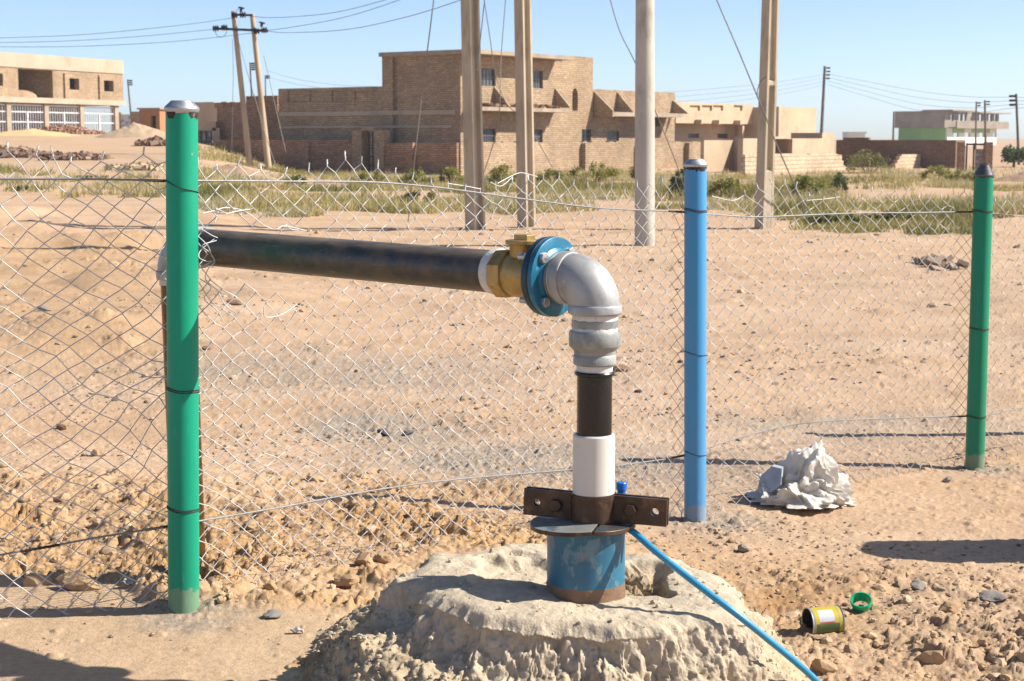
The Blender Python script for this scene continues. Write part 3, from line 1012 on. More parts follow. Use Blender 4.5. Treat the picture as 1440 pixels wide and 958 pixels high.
def mound_grit():
    bpy.context.view_layer.update()
    gx, gy = np.meshgrid(np.linspace(MC[0] - 1.1, MC[0] + 1.1, 111), np.linspace(MC[1] - 1.1, MC[1] + 1.1, 111))
    gg = base_z(gx.ravel(), gy.ravel()).reshape(gx.shape)
    V0, F0 = ICO1
    Vs, Fs, tn = [], [], []
    rs = np.random.default_rng(5)
    k = 0
    while k < 4500:
        a, r = rs.uniform(0, 6.283), 1.05 * math.sqrt(rs.uniform(0, 1))
        x, y = MC[0] + r * math.cos(a), MC[1] + r * math.sin(a)
        if r < .45 and rs.uniform() > .08:
            continue
        hit = mound.ray_cast(Vector((x, y, 2)), Vector((0, 0, -1)))
        hit = (hit[1], 0) if hit[0] else (None, 0)
        k += 1
        if hit[0] is None or hit[0].z < gg[int((y - MC[1] + 1.1) * 50), int((x - MC[0] + 1.1) * 50)] or math.hypot(x - WX, y - WY) < .12:
            continue
        s = min(.0036 * math.exp(rs.normal(0, .5)), .011)
        Vs.append(np.array(hit[0]) + V0 * rs.uniform(.7, 1.2, (12, 1)) * s * rs.uniform(.7, 1.3, (1, 3)) + (0, 0, s * .4))
        Fs.append(F0 + 12 * (len(Vs) - 1))
        tn += [rs.uniform(0, .7)] * 12
    o = np_mesh("mound_grit", np.concatenate(Vs), np.concatenate(Fs), tone_mat("mound_crumbs", [(.50, .41, .29), (.44, .36, .26), (.33, .27, .2)]))
    o.data.attributes.new("tone", 'FLOAT', 'POINT').data.foreach_set("value", np.array(tn, np.float32))
    tag(o, "loose grit and crumbs lying on the concrete mound", "gravel", kind="stuff")


mound_grit()

# ================================================================ WELLHEAD
def zy(py, Y=WY):
    return P(836, py, Y).z


WB = Vector((WX, WY, zy(833, WY - .1) - .12))
well = thing("wellhead", "borehole wellhead: blue casing, white and black riser, grey elbow and long black pipe", "wellhead", WB)
ppm = F / (WY * CP + 1.0 * SP)          # pixels per metre at the well


def wpart(mb, name, mat, parent=None, **k):
    if parent is None:
        return world_part(mb, name, mat, well, **k)
    l = WB
    mb.v = [tuple(Vector(p) - l) for p in mb.v]
    return mb.build(name, mat, parent, **k)


def vlathe(prof, cx=WX, cy=WY, n=48):
    mb = MB()
    mb.lathe([(z, r) for z, r in prof], (cx, cy, 0), (0, 0, 1), n)
    return mb


cxc = P(824, 790, WY).x
zt = zy(734.5)
# casing
zc0, zc1 = zy(835, WY - .1) - .1, zt - .006
mb = MB()
mb.lathe([(zc0, .104), (zc0 + .08, .104), (zc1 - .003, .104), (zc1, .101)], (cxc, WY, 0), (0, 0, 1), 56)
wpart(mb, "well_casing", M['casing'])
# crumbs of cement round the foot of the casing
mb = MB()
zf = zy(833, WY - .1)
mb.lathe([(zf - .08, .1062), (zf - .02, .1058), (zf - .006, .1052), (zf + .006, .1042)], (cxc, WY, 0), (0, 0, 1), 60, jit=.01)
wpart(mb, "cement_collar", M['rock_brown'], angle=60)


def half_plate(cx, cy, r, z0, z1, xcut, side, tilt, mats, name):
    mb = MB()
    pts = []
    n = 48
    lim = math.acos(max(-1, min(1, xcut / r)))
    if side < 0:
        angs = np.linspace(lim, 2 * math.pi - lim, n)
    else:
        angs = np.linspace(-lim, lim, n)
    for a in angs:
        pts.append(Vector((cx + r * math.cos(a) * (1 + .012 * math.sin(5 * a)), cy + r * math.sin(a), z0)))
    Mt = Matrix.Translation((cx, cy, z0)) @ Matrix.Rotation(tilt, 4, 'Y') @ Matrix.Rotation(-.25, 4, 'Z') @ Matrix.Translation((-cx, -cy, -z0))
    pts = [Mt @ p for p in pts]
    b = len(mb.v)
    k = len(pts)
    dz = Vector((0, 0, z1 - z0))
    mb.v += [tuple(p) for p in pts] + [tuple(p + dz) for p in pts]
    mb.cur = 1
    mb.face(tuple(range(k - 1, -1, -1)))
    for i in range(k):
        mb.face((i, (i + 1) % k, k + (i + 1) % k, k + i))
    mb.cur = 0
    mb.face(tuple(range(k, 2 * k)))
    o = wpart(mb, name, mats)
    bv = o.modifiers.new("b", 'BEVEL')
    bv.width, bv.segments, bv.limit_method = .0015, 2, 'ANGLE'
    return o


pcx = P(818, 735, WY).x
half_plate(pcx, WY - .005, .139, zt - .004, zt + .007, .052, -1, -.06, [M['plate'], M['rust']], "base_plate")
half_plate(pcx + .002, WY - .002, .140, zt - .003, zt + .009, .056, 1, .05, [M['plate_dark'], M['rust']], "base_plate")


# clamp: two halves bolted round the pipe
def ear(mb, Mt, x0, x1, zlo, zhi, y0, y1, hole, r):
    n = 24
    ring, out = [], []
    cor = [math.atan2(zz - hole[1], xx - hole[0]) % (2 * math.pi) for xx in (x0, x1) for zz in (zlo, zhi)]
    angs = sorted([2 * math.pi * (k + .31) / n for k in range(n)] + cor)
    n = len(angs)
    for a in angs:
        c, s = math.cos(a), math.sin(a)
        ring.append((hole[0] + r * c, hole[1] + r * s))
        tx = ((x1 if c > 0 else x0) - hole[0]) / c if abs(c) > 1e-6 else 1e9
        tz = ((zhi if s > 0 else zlo) - hole[1]) / s if abs(s) > 1e-6 else 1e9
        t = min(tx, tz)
        out.append((hole[0] + t * c, hole[1] + t * s))
    b = len(mb.v)
    for yy in (y0, y1):
        for lst in (ring, out):
            for (x, z) in lst:
                mb.v.append(tuple(Mt @ Vector((x, yy, z))))
    for k in range(n):
        q = (k + 1) % n
        mb.face((b + k, b + q, b + n + q, b + n + k))
        mb.face((b + 2 * n + k, b + 3 * n + k, b + 3 * n + q, b + 2 * n + q))
        mb.face((b + k, b + 2 * n + k, b + 2 * n + q, b + q))
        mb.face((b + n + k, b + n + q, b + 3 * n + q, b + 3 * n + k))


czl, czh = zy(735) + .008, zy(735) + .008 + .072
Mc = Matrix.Translation((WX, WY, 0)) @ Matrix.Rotation(math.radians(-17), 4, 'Z')
rc, tk = .0515, .009
clamps = []
for sgn, nm in ((-1, 'front'), (1, 'rear')):
    mb = MB()
    g0 = sgn * .006
    g1 = sgn * (.006 + tk)
    zo = 0
    for x0, x1, hx_ in ((-.190, -.066, -.155), (.066, .200, .168)):
        pv = Vector((.066 * (1 if x0 > 0 else -1), 0, (czl + czh) / 2))
        tilt = Matrix.Translation(pv) @ Matrix.Rotation(.035 if x0 < 0 else .02, 4, 'Y') @ Matrix.Translation(-pv)
        ear(mb, Mc @ tilt, x0, x1, czl + zo, czh + zo, g0, g1, (hx_, (czl + czh) / 2 + zo), .011)
    # half ring joining the two ears
    n = 20
    arc = [(-.066, g0, g1)]
    b = len(mb.v)
    prof_i, prof_o = [(-.066, g0)], [(-.066, g1)]
    for k in range(n + 1):
        a = math.pi * k / n
        prof_i.append((-rc * math.cos(a), sgn * (.006 + (rc) * math.sin(a)) if False else sgn * max(.006, rc * math.sin(a))))
        prof_o.append((-(rc + tk) * math.cos(a), sgn * max(.006 + tk, (rc + tk) * math.sin(a))))
    prof_i.append((.066, g0))
    prof_o.append((.066, g1))
    m_ = len(prof_i)
    for pr in (prof_i, prof_o):
        for zz in (czl + zo, czh + zo):
            for (x, y) in pr:
                mb.v.append(tuple(Mc @ Vector((x, y, zz))))
    for k in range(m_ - 1):
        mb.face((b + k, b + k + 1, b + m_ + k + 1, b + m_ + k))
        mb.face((b + 2 * m_ + k + 1, b + 2 * m_ + k, b + 3 * m_ + k, b + 3 * m_ + k + 1))
        mb.face((b + m_ + k, b + m_ + k + 1, b + 3 * m_ + k + 1, b + 3 * m_ + k))
        mb.face((b + k + 1, b + k, b + 2 * m_ + k, b + 2 * m_ + k + 1))
    o = wpart(mb, "pipe_clamp", M['rust'] if sgn > 0 else M['rust'])
    clamps.append(o)
for bx in (-.100, .104):
    mb = MB()
    bz = (czl + czh) / 2
    o_ = Mc @ Vector((bx, -.015, bz))
    ax = (Mc.to_3x3() @ Vector((0, -1, 0)))
    mb.lathe([(-.05, .007), (0, .007), (0, .0175), (.011, .0175), (.013, .015)], o_, ax, 6)
    mb.lathe([(-.052, .0165), (-.040, .0165)], o_, ax, 6)
    wpart(mb, "clamp_bolt", M['rust'], clamps[0])
# brown lower pipe inside the clamp
wpart(vlathe([(zt, .050), (zy(690), .050)]), "lower_pipe", M['wet_rust'])
# white sleeve
s0, s1 = zy(694), zy(610)
mb = MB()
mb.lathe([(s0, .053), (s0 + .003, .056), (s1 - .004, .056), (s1, .053), (s1, .047), (s1 - .03, .046)], (WX - .001, WY, 0), (0, 0, 1), 56)
sleeve = wpart(mb, "plastic_sleeve", M['pvc_white'])
mb = MB()
b = 0
nn = 10
for k in range(nn + 1):
    a = math.radians(-8 + 52 * k / nn)
    for zz in (zy(666), zy(640)):
        mb.v.append((WX - .001 + .0566 * math.cos(a), WY + .0566 * math.sin(a), zz))
for k in range(nn):
    mb.face((2 * k, 2 * k + 2, 2 * k + 3, 2 * k + 1))
wpart(mb, "sticker", M['hose'], sleeve)
# black riser with its rolled lip
b0, b1 = zy(612), zy(527)
wpart(vlathe([(b0 - .02, .0465), (b1 - .002, .0465), (b1, .0525), (b1 + .006, .0535), (b1 + .010, .051), (b1 + .010, .03)]), "riser_pipe", M['pvc_black'])
z_ = zy(524)
wpart(vlathe([(z_, .047), (zy(514) + .004, .0485)]), "thread_tape", M['tape'])
# reducer
wpart(vlathe([(zy(513), .0535), (zy(511), .0565), (zy(500), .0565), (zy(498), .054), (zy(493), .0555), (zy(487), .0665), (zy(485), .0685), (zy(468), .0685), (zy(465), .066), (zy(465), .045)]), "reducing_socket", M['fit2'])
wpart(vlathe([(zy(466), .0600), (zy(462), .0605), (zy(459), .0585)]), "thread_tape", M['tape'])
wpart(vlathe([(zy(461), .0600), (zy(460), .0615), (zy(450), .0615), (zy(449), .060)], n=12), "hex_nipple", M['fit2'])
wpart(vlathe([(zy(450), .0590), (zy(446), .0600), (zy(442), .059)]), "thread_tape", M['tape'])

# elbow
PD = Vector((P(249, 345, 5.38).x, 5.38, 0))
pdir = Vector((PD.x - WX, PD.y - WY, 0)).normalized()
zh = zy(389, 4.4)
zb = zy(441)
RB = zh - zb
slope = (P(284, 348, 5.28).z - zh) / 1.45


def bend(o_low, zlo, zhi, dr, r, n=28):
    """quarter bend from vertical at (x, y) up to horizontal along dr"""
    mb = MB()
    R_ = zhi - zlo
    pts, rad = [], []
    base = Vector((o_low[0], o_low[1], zlo))
    for k in range(n + 1):
        a = math.pi / 2 * k / n
        pts.append(base + dr * (R_ * (1 - math.cos(a))) + Vector((0, 0, R_ * math.sin(a))))
        rad.append(r * (1 + .035 * math.sin(2 * a)))
    return mb, pts, rad


mb, pts, rad = bend((WX, WY), zb + .01, zh, pdir, .0655)
mb.tube([pts[0] - Vector((0, 0, .012))] + pts + [pts[-1] + pdir * .02], [rad[0]] + rad + [rad[-1]], 48, caps=False)
mb.lathe([(zb, .062), (zb, .069), (zb + .003, .0712), (zb + .019, .0712), (zb + .023, .069), (zb + .025, .064)], (WX, WY, 0), (0, 0, 1), 48)
mb.lathe([(-.022, .064), (-.020, .069), (-.016, .0712), (.006, .0712), (.009, .069), (.009, .060)], pts[-1] + pdir * .018, pdir, 48)
wpart(mb, "pipe_elbow", M['fit'])
A0 = Vector((WX, WY, zh))            # the pipe's axis, distance a along pdir (rising slightly)


def ax(a):
    return A0 + pdir * a + Vector((0, 0, slope * max(a - .1, 0)))


def alathe(a, prof, n=48, phase=0.0):
    mb = MB()
    mb.lathe(prof, ax(a), pdir, n, phase=phase)
    return mb


aE = RB - .01 + .027
wpart(alathe(aE - .004, [(0, .060), (.002, .063), (.013, .063), (.015, .060)]), "thread_tape", M['tape'])
wpart(alathe(aE + .008, [(0, .058), (.002, .0665), (.014, .0665), (.016, .06)], n=48), "coupling_ring", M['fit2'])
aF = aE + .022
# flange pair
side = pdir.cross(Vector((0, 0, 1))).normalized()
fl = wpart(alathe(aF, [(0, .066), (0, .104), (.0015, .1065), (.0155, .1065), (.016, .1055)], 64), "flange", M['flange'])
wpart(alathe(aF - .008, [(0, .066), (.004, .072), (.0082, .078)], 48), "flange_hub", M['flange'], fl)
wpart(alathe(aF + .016, [(0, .105), (.001, .1075), (.006, .1075), (.007, .106)], 64), "gasket", M['rubber'], fl)
wpart(alathe(aF + .023, [(0, .1045), (.0005, .1055), (.014, .1055), (.016, .104), (.016, .06)], 64), "flange", M['flange_shade'])
for k in range(4):
    a = math.radians(45 + 90 * k + 4)
    off = side * (.083 * math.cos(a)) + Vector((0, 0, .083 * math.sin(a)))
    mb = MB()
    o_ = ax(aF) + off
    mb.lathe([(-.0115, .0135), (-.010, .0150), (0, .0150)], o_, pdir, 6, phase=random.random())
    mb.lathe([(.039, .0150), (.051, .0150), (.052, .0135)], o_, pdir, 6, phase=random.random())
    mb.lathe([(-.002, .0085), (.078 if k < 3 else .068, .0085)], o_, pdir, 12)
    wpart(mb, "flange_bolt", M['bolt'], fl)
# check valve
aV = aF + .040
wpart(alathe(aV, [(0, .058), (.010, .060), (.014, .056)]), "thread_tape", M['tape'])
mb = MB()
L = .150
mb.lathe([(.006, .052), (.006, .0605), (.008, .0625), (.034, .0625), (.036, .060)], ax(aV), pdir, 8, phase=.39)
mb.lathe([(.034, .057), (.050, .0575), (.062, .062), (.080, .0635), (.098, .062), (.112, .0575)], ax(aV), pdir, 40)
mb.lathe([(.110, .060), (.112, .0675), (.114, .069), (.150, .069), (.152, .067), (.152, .05)], ax(aV), pdir, 8, phase=.39)
valve = wpart(mb, "check_valve", M['brass'])
cb_ = ax(aV + .070)
mb = MB()
mb.lathe([(.0, .041), (.078, .041), (.081, .043)], cb_, (0, 0, 1), 40)
mb.lathe([(.081, .050), (.0825, .052), (.091, .052), (.093, .050)], cb_, (0, 0, 1), 40)
mb.lathe([(.093, .030), (.106, .030), (.1075, .0285)], cb_, (0, 0, 1), 6, phase=.2)
wpart(mb, "valve_bonnet", M['brass'], valve)
aT = aV + .150
wpart(alathe(aT, [(0, .060), (.004, .0655), (.012, .064), (.022, .0625), (.034, .060), (.036, .058)]), "thread_tape", M['tape'])
# the long pipe
aD = (Vector((PD.x, PD.y, 0)) - Vector((WX, WY, 0))).length
m, t, b = new_mat("black_steel_pipe")
vec = coords(t)
mp = t.nodes.new("ShaderNodeMapping")
mp.inputs['Rotation'].default_value = (0, 0, -math.atan2(pdir.y, pdir.x))
t.links.new(vec, mp.inputs[0])
mp2 = t.nodes.new("ShaderNodeMapping")
mp2.inputs['Scale'].default_value = (.16, 1, 1)
t.links.new(mp.outputs[0], mp2.inputs[0])
n1 = noise(t, mp2.outputs[0], 22, 6, .65)
n2 = noise(t, vec, 14, 6, .7)
n3 = noise(t, mp2.outputs[0], 60, 4, .7)
c = mixc(t, ramp(t, n1, [(.35, 0.0), (.7, 1.0)]), (.016, .015, .016), (.042, .037, .032))
c = mixc(t, ramp(t, n2, [(.44, 0.0), (.64, .7)]), c, (.11, .08, .05))
c = mixc(t, ramp(t, n3, [(.62, 0.0), (.72, .8)]), c, (.15, .115, .08))
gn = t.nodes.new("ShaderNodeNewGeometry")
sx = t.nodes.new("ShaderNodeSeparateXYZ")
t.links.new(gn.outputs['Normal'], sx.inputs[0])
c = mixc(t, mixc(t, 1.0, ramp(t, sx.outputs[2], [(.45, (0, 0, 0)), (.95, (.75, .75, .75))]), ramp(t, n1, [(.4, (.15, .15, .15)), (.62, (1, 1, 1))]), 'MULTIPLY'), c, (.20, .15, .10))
t.links.new(c, b.inputs['Base Color'])
t.links.new(ramp(t, n2, [(.3, .26), (.7, .55)]), b.inputs['Roughness'])
b.inputs['Specular IOR Level'].default_value = .6
bump(t, b, n1, .15, .002)
M['black_pipe'] = m
mb = MB()
mb.tube([ax(aT + .012), ax((aT + aD) / 2), ax(aD - .085)], .0585, 56)
wpart(mb, "delivery_pipe", M['black_pipe'])
ztop = ax(aD).z
zb2 = ztop - .10
pE = ax(aD)
mb, pts, rad = bend((pE.x, pE.y), zb2, ztop, -pdir, .066)
mb.tube([pts[0] - Vector((0, 0, .012))] + pts + [pts[-1] - pdir * .015], [rad[0]] + rad + [rad[-1]], 40, caps=False)
mb.lathe([(zb2 - .012, .062), (zb2 - .012, .069), (zb2 + .014, .071), (zb2 + .018, .066)], (pE.x, pE.y, 0), (0, 0, 1), 40)
mb.lathe([(0, .062), (0, .071), (.026, .071), (.028, .06)], pts[-1] - pdir * .028 * 0, -pdir, 40)
wpart(mb, "pipe_elbow", M['fit'])
foot = P(267, 806, 5.55)
foot.y = pE.y + .06
foot.x = P(267, 806, foot.y).x
wpart((lambda q: (q.tube([(pE.x, pE.y, zb2 - .03), (pE.x, pE.y, zb2 - .005)], .060, 40), q)[1])(MB()), "thread_tape", M['tape'])
mb = MB()
mb.tube([(pE.x, pE.y, zb2 - .02), (foot.x, foot.y, gz(foot.x, foot.y) - .12)], .0565, 40)
wpart(mb, "drop_pipe", M['wet_rust'])
# blue plugged tube behind the riser
q = P(874, 700, WY + .085)
mb = MB()
q1 = P(874, 678, WY + .085).z
mb.lathe([(zt, .0115), (q1 - .02, .0115), (q1 - .02, .0150), (q1 - .002, .0150), (q1, .0135)], (q.x, q.y, 0), (0, 0, 1), 24)
wpart(mb, "sounding_tube", M['bluecap'])

# ---------------------------------------------------------------- blue hose
hp = [P(878, 741, WY - .02), P(893, 750, WY - .06), P(918, 772, WY - .10), P(960, 806, WY - .14), P(1000, 837, WY - .18), P(1040, 867, WY - .20),
      P(1080, 899, 4.11), P(1120, 932, 4.13), P(1150, 960, 4.16), P(1190, 1005, 4.2), P(1260, 1060, 4.2), P(1400, 1130, 4.1)]
mb = MB()
mb.tube(spline(hp, 10), .0092, 16)
o = mb.build("hose", M['hose'])
tag(o, "thin blue hose running from the wellhead plate down across the mound", "hose")

# ================================================================ FENCE POSTS
def post(i, mat, label, py_top, capkind, ties, topx, group="round pipe fence posts"):
    p = POSTS[i]
    base_z_ = p.z
    topp = P(topx, py_top, p.y)
    root = thing("fence_post", label, "fence post", (p.x, p.y, base_z_), group=group)
    b0 = Vector((0, 0, -.18))
    t0 = Vector(topp) - Vector((p.x, p.y, base_z_))
    t0.y = 0
    r = .048
    axd = (t0 - Vector((0, 0, 0))).normalized()
    mb = MB()
    H = t0.length
    mb.lathe([(-.18, r), (H * .5, r), (H - .006, r), (H - .004, r - .003)], (0, 0, 0), axd, 40)
    mb.build("post_pipe", mat, root)
    mb = MB()
    if capkind == 'dome':
        mb.lathe([(-.016, .0485), (-.012, .0505), (-.004, .0525), (0, .0525), (.004, .0500), (.017, .036), (.021, .033), (.022, .028), (.022, .001)], axd * H, axd, 40)
    else:
        mb.lathe([(-.006, .0495), (.0, .0515), (.006, .0505), (.050, .026), (.054, .0255), (.063, .0255), (.063, .021), (.05, .020), (.05, .001)], axd * H, axd, 40)
    mb.build("post_cap", M['cap'] if capkind == 'dome' else M['cap_dark'], root)
    mb = MB()
    prof, n = [], 40
    bidx = len(mb.v)
    e1 = axd.cross(Vector((0, 1, 0))).normalized()
    e2 = axd.cross(e1)
    for k in range(n):
        a = 2 * math.pi * k / n
        lo = .022 + .03 * vnoise(np.array([6 + 2.2 * math.cos(a)]), np.array([i * 7.0 + 2.2 * math.sin(a)]), 5)[0] + .018 * vnoise(np.array([6 + 6 * math.cos(a)]), np.array([i * 7.0 + 6 * math.sin(a)]), 6)[0]
        if capkind != 'dome':
            lo *= .5
        for hh, rr in ((H - max(lo, .006), r + .0004), (H - max(lo, .006) * .5, r + .0028), (H - .004, r + .002)):
            mb.v.append(tuple(axd * hh + (e1 * math.cos(a) + e2 * math.sin(a)) * rr))
    for k in range(n):
        q_ = (k + 1) % n
        for j in range(2):
            mb.face((bidx + 3 * k + j, bidx + 3 * k + j + 1, bidx + 3 * q_ + j + 1, bidx + 3 * q_ + j))
    mb.build("sealant_band", M['sealant'], root)
    for py, sl_ in ties:
        h = P(p.x / p.y * F + 720, py, p.y).z - base_z_
        mb = MB()
        for dz in ((0, .006) if sl_ < .02 else (0,)):
            pts = []
            for k in range(32):
                a = 2 * math.pi * k / 32
                pts.append(axd * (h + dz + sl_ * math.cos(a) * .5 + .002 * math.sin(3 * a)) + e1 * math.cos(a) * (r + .0016) + e2 * math.sin(a) * (r + .0016))
            mb.tube(pts, .0016, 6, closed=True)
        mb.build("tie_wire", M['tie'], root)
    return root


post(0, M['green_a'], "large green pipe post, tallest, in front of the long pipe's far end", 152, 'dome', ((262, .035), (549, .008), (716, .008)), 255.5)
post(1, M['blue_post'], "sky blue pipe post standing right of the riser pipe", 231, 'dome', ((297, .012), (497, .02), (637, .02)), 978)
post(2, M['green_b'], "dark green pipe post with a conical steel cap, by the white sack", 247, 'cone', ((298, .008), (463, .008), (586, .006)), 1383.5)

# ================================================================ CHAIN LINK FENCE
def off(i, dx=0, dy=.056):
    return Vector((POSTS[i].x + dx, POSTS[i].y + dy))


FP = [Vector((-2.9, 4.62)), off(0, -.02), off(1, -.03), off(2, -.03), off(3)]
SEG = [(FP[i + 1] - FP[i]).length for i in range(4)]
S0 = [0]
for l_ in SEG:
    S0.append(S0[-1] + l_)


def fplane(seg, px, py):
    a, b = FP[seg], FP[seg + 1]
    d = ray(px, py)
    e = b - a
    n = Vector((-e.y, e.x))
    t_ = (a.x * n.x + a.y * n.y) / (d.x * n.x + d.y * n.y)
    p = CAM + d * t_
    s = S0[seg] + (Vector((p.x, p.y)) - a).dot(e.normalized())
    return p, s


def curve(tab):
    ss, zz = [], []
    for seg, pts in enumerate(tab):
        for px, py in pts:
            p, s = fplane(seg, px, py)
            ss.append(s)
            zz.append(p.z)
    k = np.argsort(ss)
    return np.array(ss)[k], np.array(zz)[k]


TOP = curve([[(-220, 216), (-60, 222), (0, 215), (40, 220), (90, 224), (125, 220), (180, 224), (225, 218)],
             [(290, 236), (340, 235), (379, 243), (409, 246), (449, 240), (478, 232), (508, 230), (547, 238), (575, 250), (640, 266), (690, 272), (727, 254), (760, 252), (790, 257), (830, 268), (877, 270), (917, 258), (945, 254)],
             [(1000, 284), (1040, 276), (1070, 261), (1100, 259), (1150, 282), (1200, 280), (1235, 266), (1260, 266), (1294, 282), (1354, 270)],
             [(1397, 284), (1440, 280), (1500, 282)]])
BOT = curve([[(-220, 905), (-60, 900), (0, 890), (40, 884), (70, 879), (108, 872), (150, 862), (195, 850), (235, 838)],
             [(290, 832), (340, 824), (400, 812), (480, 806), (540, 796), (620, 786), (700, 766), (760, 748), (830, 738), (950, 722)],
             [(1000, 716), (1055, 706), (1130, 690), (1200, 672), (1290, 658), (1350, 650)],
             [(1397, 640), (1440, 632), (1560, 620)]])
WHOLE_W, HALF_H = .088, .0345


def fxy(s):
    s = min(max(s, 0), S0[-1] - 1e-4)
    for i in range(4):
        if s <= S0[i + 1]:
            break
    e = (FP[i + 1] - FP[i]).normalized()
    return FP[i] + e * (s - S0[i]), e


fence = thing("chain_link_fence", "galvanised chain link mesh strung between the green and blue posts", "wire fence", (0, 6, 0))


def proj(p):
    d = Vector(p) - CAM
    v = d.y * SP + d.z * CP
    w = d.y * CP - d.z * SP
    return 720 + F * d.x / w, 479 - F * v / w


def make_mesh():
    half = WHOLE_W / 2
    ncol = int(S0[-1] / half)
    cols_s = np.arange(ncol + 2) * half
    rows_n = 40
    node = {}

    def nodep(c, j):
        """column c, row j (0 at the bottom)"""
        k = (c, j)
        if k in node:
            return node[k]
        s = cols_s[c]
        t_ = j / rows_n
        zb_, zt_ = np.interp(s, *BOT), np.interp(s, *TOP)
        amp = .28 + 1.7 * math.exp(-((s - S0[1]) / .5) ** 2) + .5 * sst(S0[1], S0[1] - .2, s) + .9 * sst(.86, 1.0, t_)
        n1 = fbm(np.array([s * 2.3]), np.array([t_ * 3.0]), 3, 101)[0]
        n2 = fbm(np.array([s * 2.0 + 9]), np.array([t_ * 2.6]), 3, 102)[0]
        n3 = fbm(np.array([s * 1.3 + 5]), np.array([t_ * 1.7]), 2, 103)[0]
        s2 = s + .034 * amp * n1 + random.gauss(0, .0024)
        # rows open up along the lower edge and close up near the top
        tt = t_ + .08 * math.sin(math.pi * t_) * n2 * min(amp, 1)
        z = zb_ + (zt_ - zb_) * tt + random.gauss(0, .0024)
        if j >= rows_n - 1:
            z += .018 * vnoise(np.array([s * 9.0]), np.array([.5]), 104)[0] * 2
        xy, e = fxy(s2)
        dep = .022 * n3 * math.sin(math.pi * t_) + random.gauss(0, .0012)
        nn_ = Vector((-e.y, e.x))
        node[k] = (Vector((xy.x + nn_.x * dep, xy.y + nn_.y * dep, z)), nn_, e)
        return node[k]

    mb = MB()
    wr = .0017

    def in_hole(p):
        px, py = proj(p)
        if 306 < px < 455:
            c = 349 + (px - 290) * .079
            return -38 + 16 * math.sin(px * .11) * .5 < py - c < 44 + 8 * math.sin(px * .2)
        return False
    for c in range(ncol):
        run = []
        runs = []
        for j in range(rows_n + 1):
            cc = c + ((j + c) % 2)
            p, nn_, e = nodep(cc, j)
            sd = 1 if cc > c else -1
            q = Vector((p.x + e.x * sd * .0012, p.y + e.y * sd * .0012, p.z))
            n3 = Vector((nn_.x, nn_.y, 0))
            dd = .0021 if (j + c) % 2 else -.0021
            if in_hole(p):
                if len(run) > 1:
                    runs.append(run)
                run = []
                continue
            if j > 0:
                run.append(q + n3 * dd * (1))
            run.append(q - n3 * dd * (1))
        if len(run) > 1:
            runs.append(run)
        for r_ in runs:
            mb.tube(r_, wr if cols_s[c] < S0[1] + .3 else wr * .84, 5, caps=False)
        # twisted barbs along the upper and lower selvedge
        for j, sg in ((rows_n, 1), (0, -1)):
            cc = c + ((j + c) % 2)
            if (cc - c == 1) == (sg > 0):
                p, nn_, e = nodep(cc, j)
                ln = .019 * (1 + .7 * random.random())
                lx, ly = random.gauss(0, .25), random.gauss(0, .25)
                for ph in (0, math.pi):
                    pts = []
                    for k in range(7):
                        a = ph + k * 1.9
                        h = ln * k / 6
                        rr = .0024 if k < 6 else .004
                        pts.append(p + Vector((e.x * (rr * math.cos(a) + lx * h), e.y * (rr * math.cos(a)) + rr * math.sin(a) + ly * h, sg * h)))
                    mb.tube(pts, .0015, 4, caps=False)
    # loose cut strands where the pipe was pushed through, bunched beside the green post
    loose = [[(283, 322), (298, 331), (304, 337), (286, 345), (296, 356), (303, 366), (284, 374)],
             [(281, 331), (292, 345), (298, 358), (301, 368), (296, 376), (288, 392), (300, 404), (309, 410), (318, 428), (332, 440)],
             [(300, 366), (290, 368), (283, 362), (283, 352), (300, 336)],
             [(284, 300), (303, 296), (322, 292), (345, 298), (368, 316), (385, 322)],
             [(296, 298), (312, 301), (338, 297), (352, 294)],
             [(303, 313), (306, 300), (302, 293), (318, 300)],
             [(396, 330), (400, 316), (412, 322), (420, 324)],
             [(388, 322), (402, 318), (430, 325)],
             [(282, 392), (296, 404), (290, 420), (306, 436), (316, 452)],
             [(372, 432), (374, 446), (396, 442), (420, 428)],
             [(700, 258), (727, 244), (742, 245), (755, 249)], [(690, 256), (706, 262), (718, 250)],
             [(586, 262), (604, 264), (616, 272)], [(630, 258), (655, 262), (676, 266)],
             [(1000, 276), (1030, 282), (1046, 275)], [(1135, 282), (1160, 280), (1180, 277)]]
    for pl in loose:
        pts = []
        for px, py in pl:
            seg = 1 if px < 977 else 2
            p, s = fplane(seg, px, py)
            pts.append(p + Vector((random.gauss(0, .004), -.004 + random.gauss(0, .008), 0)))
        mb.tube(spline(pts, 5), .0017, 5, caps=False)
    o = world_part(mb, "wire_mesh", M['galv'], fence, angle=80)
    return o


make_mesh()
UP = [[(-220, 250), (0, 252), (120, 252), (234, 254)], [(282, 254), (400, 255), (520, 256), (600, 262), (650, 268), (760, 283), (850, 293), (962, 298)],
      [(992, 301), (1060, 305), (1120, 303), (1200, 300), (1290, 299), (1368, 298)], [(1396, 300), (1440, 304), (1520, 306)]]
LOW = [[(-220, 822), (0, 780), (60, 770), (140, 755), (236, 740)], [(282, 732), (400, 712), (520, 690), (640, 674), (780, 662), (870, 654), (962, 641)],
       [(992, 631), (1040, 615), (1100, 600), (1160, 592), (1260, 588), (1358, 585)], [(1386, 584), (1440, 573), (1520, 562)]]
for tab in (UP, LOW):
    pts = []
    for seg, lst in enumerate(tab):
        for px, py in lst:
            p, s = fplane(seg, px, py)
            pts.append(p + Vector((0, -.006, 0)))
    mb = MB()
    mb.tube(spline(pts, 6), .0031, 8)
    world_part(mb, "line_wire", M['linewire'], fence)
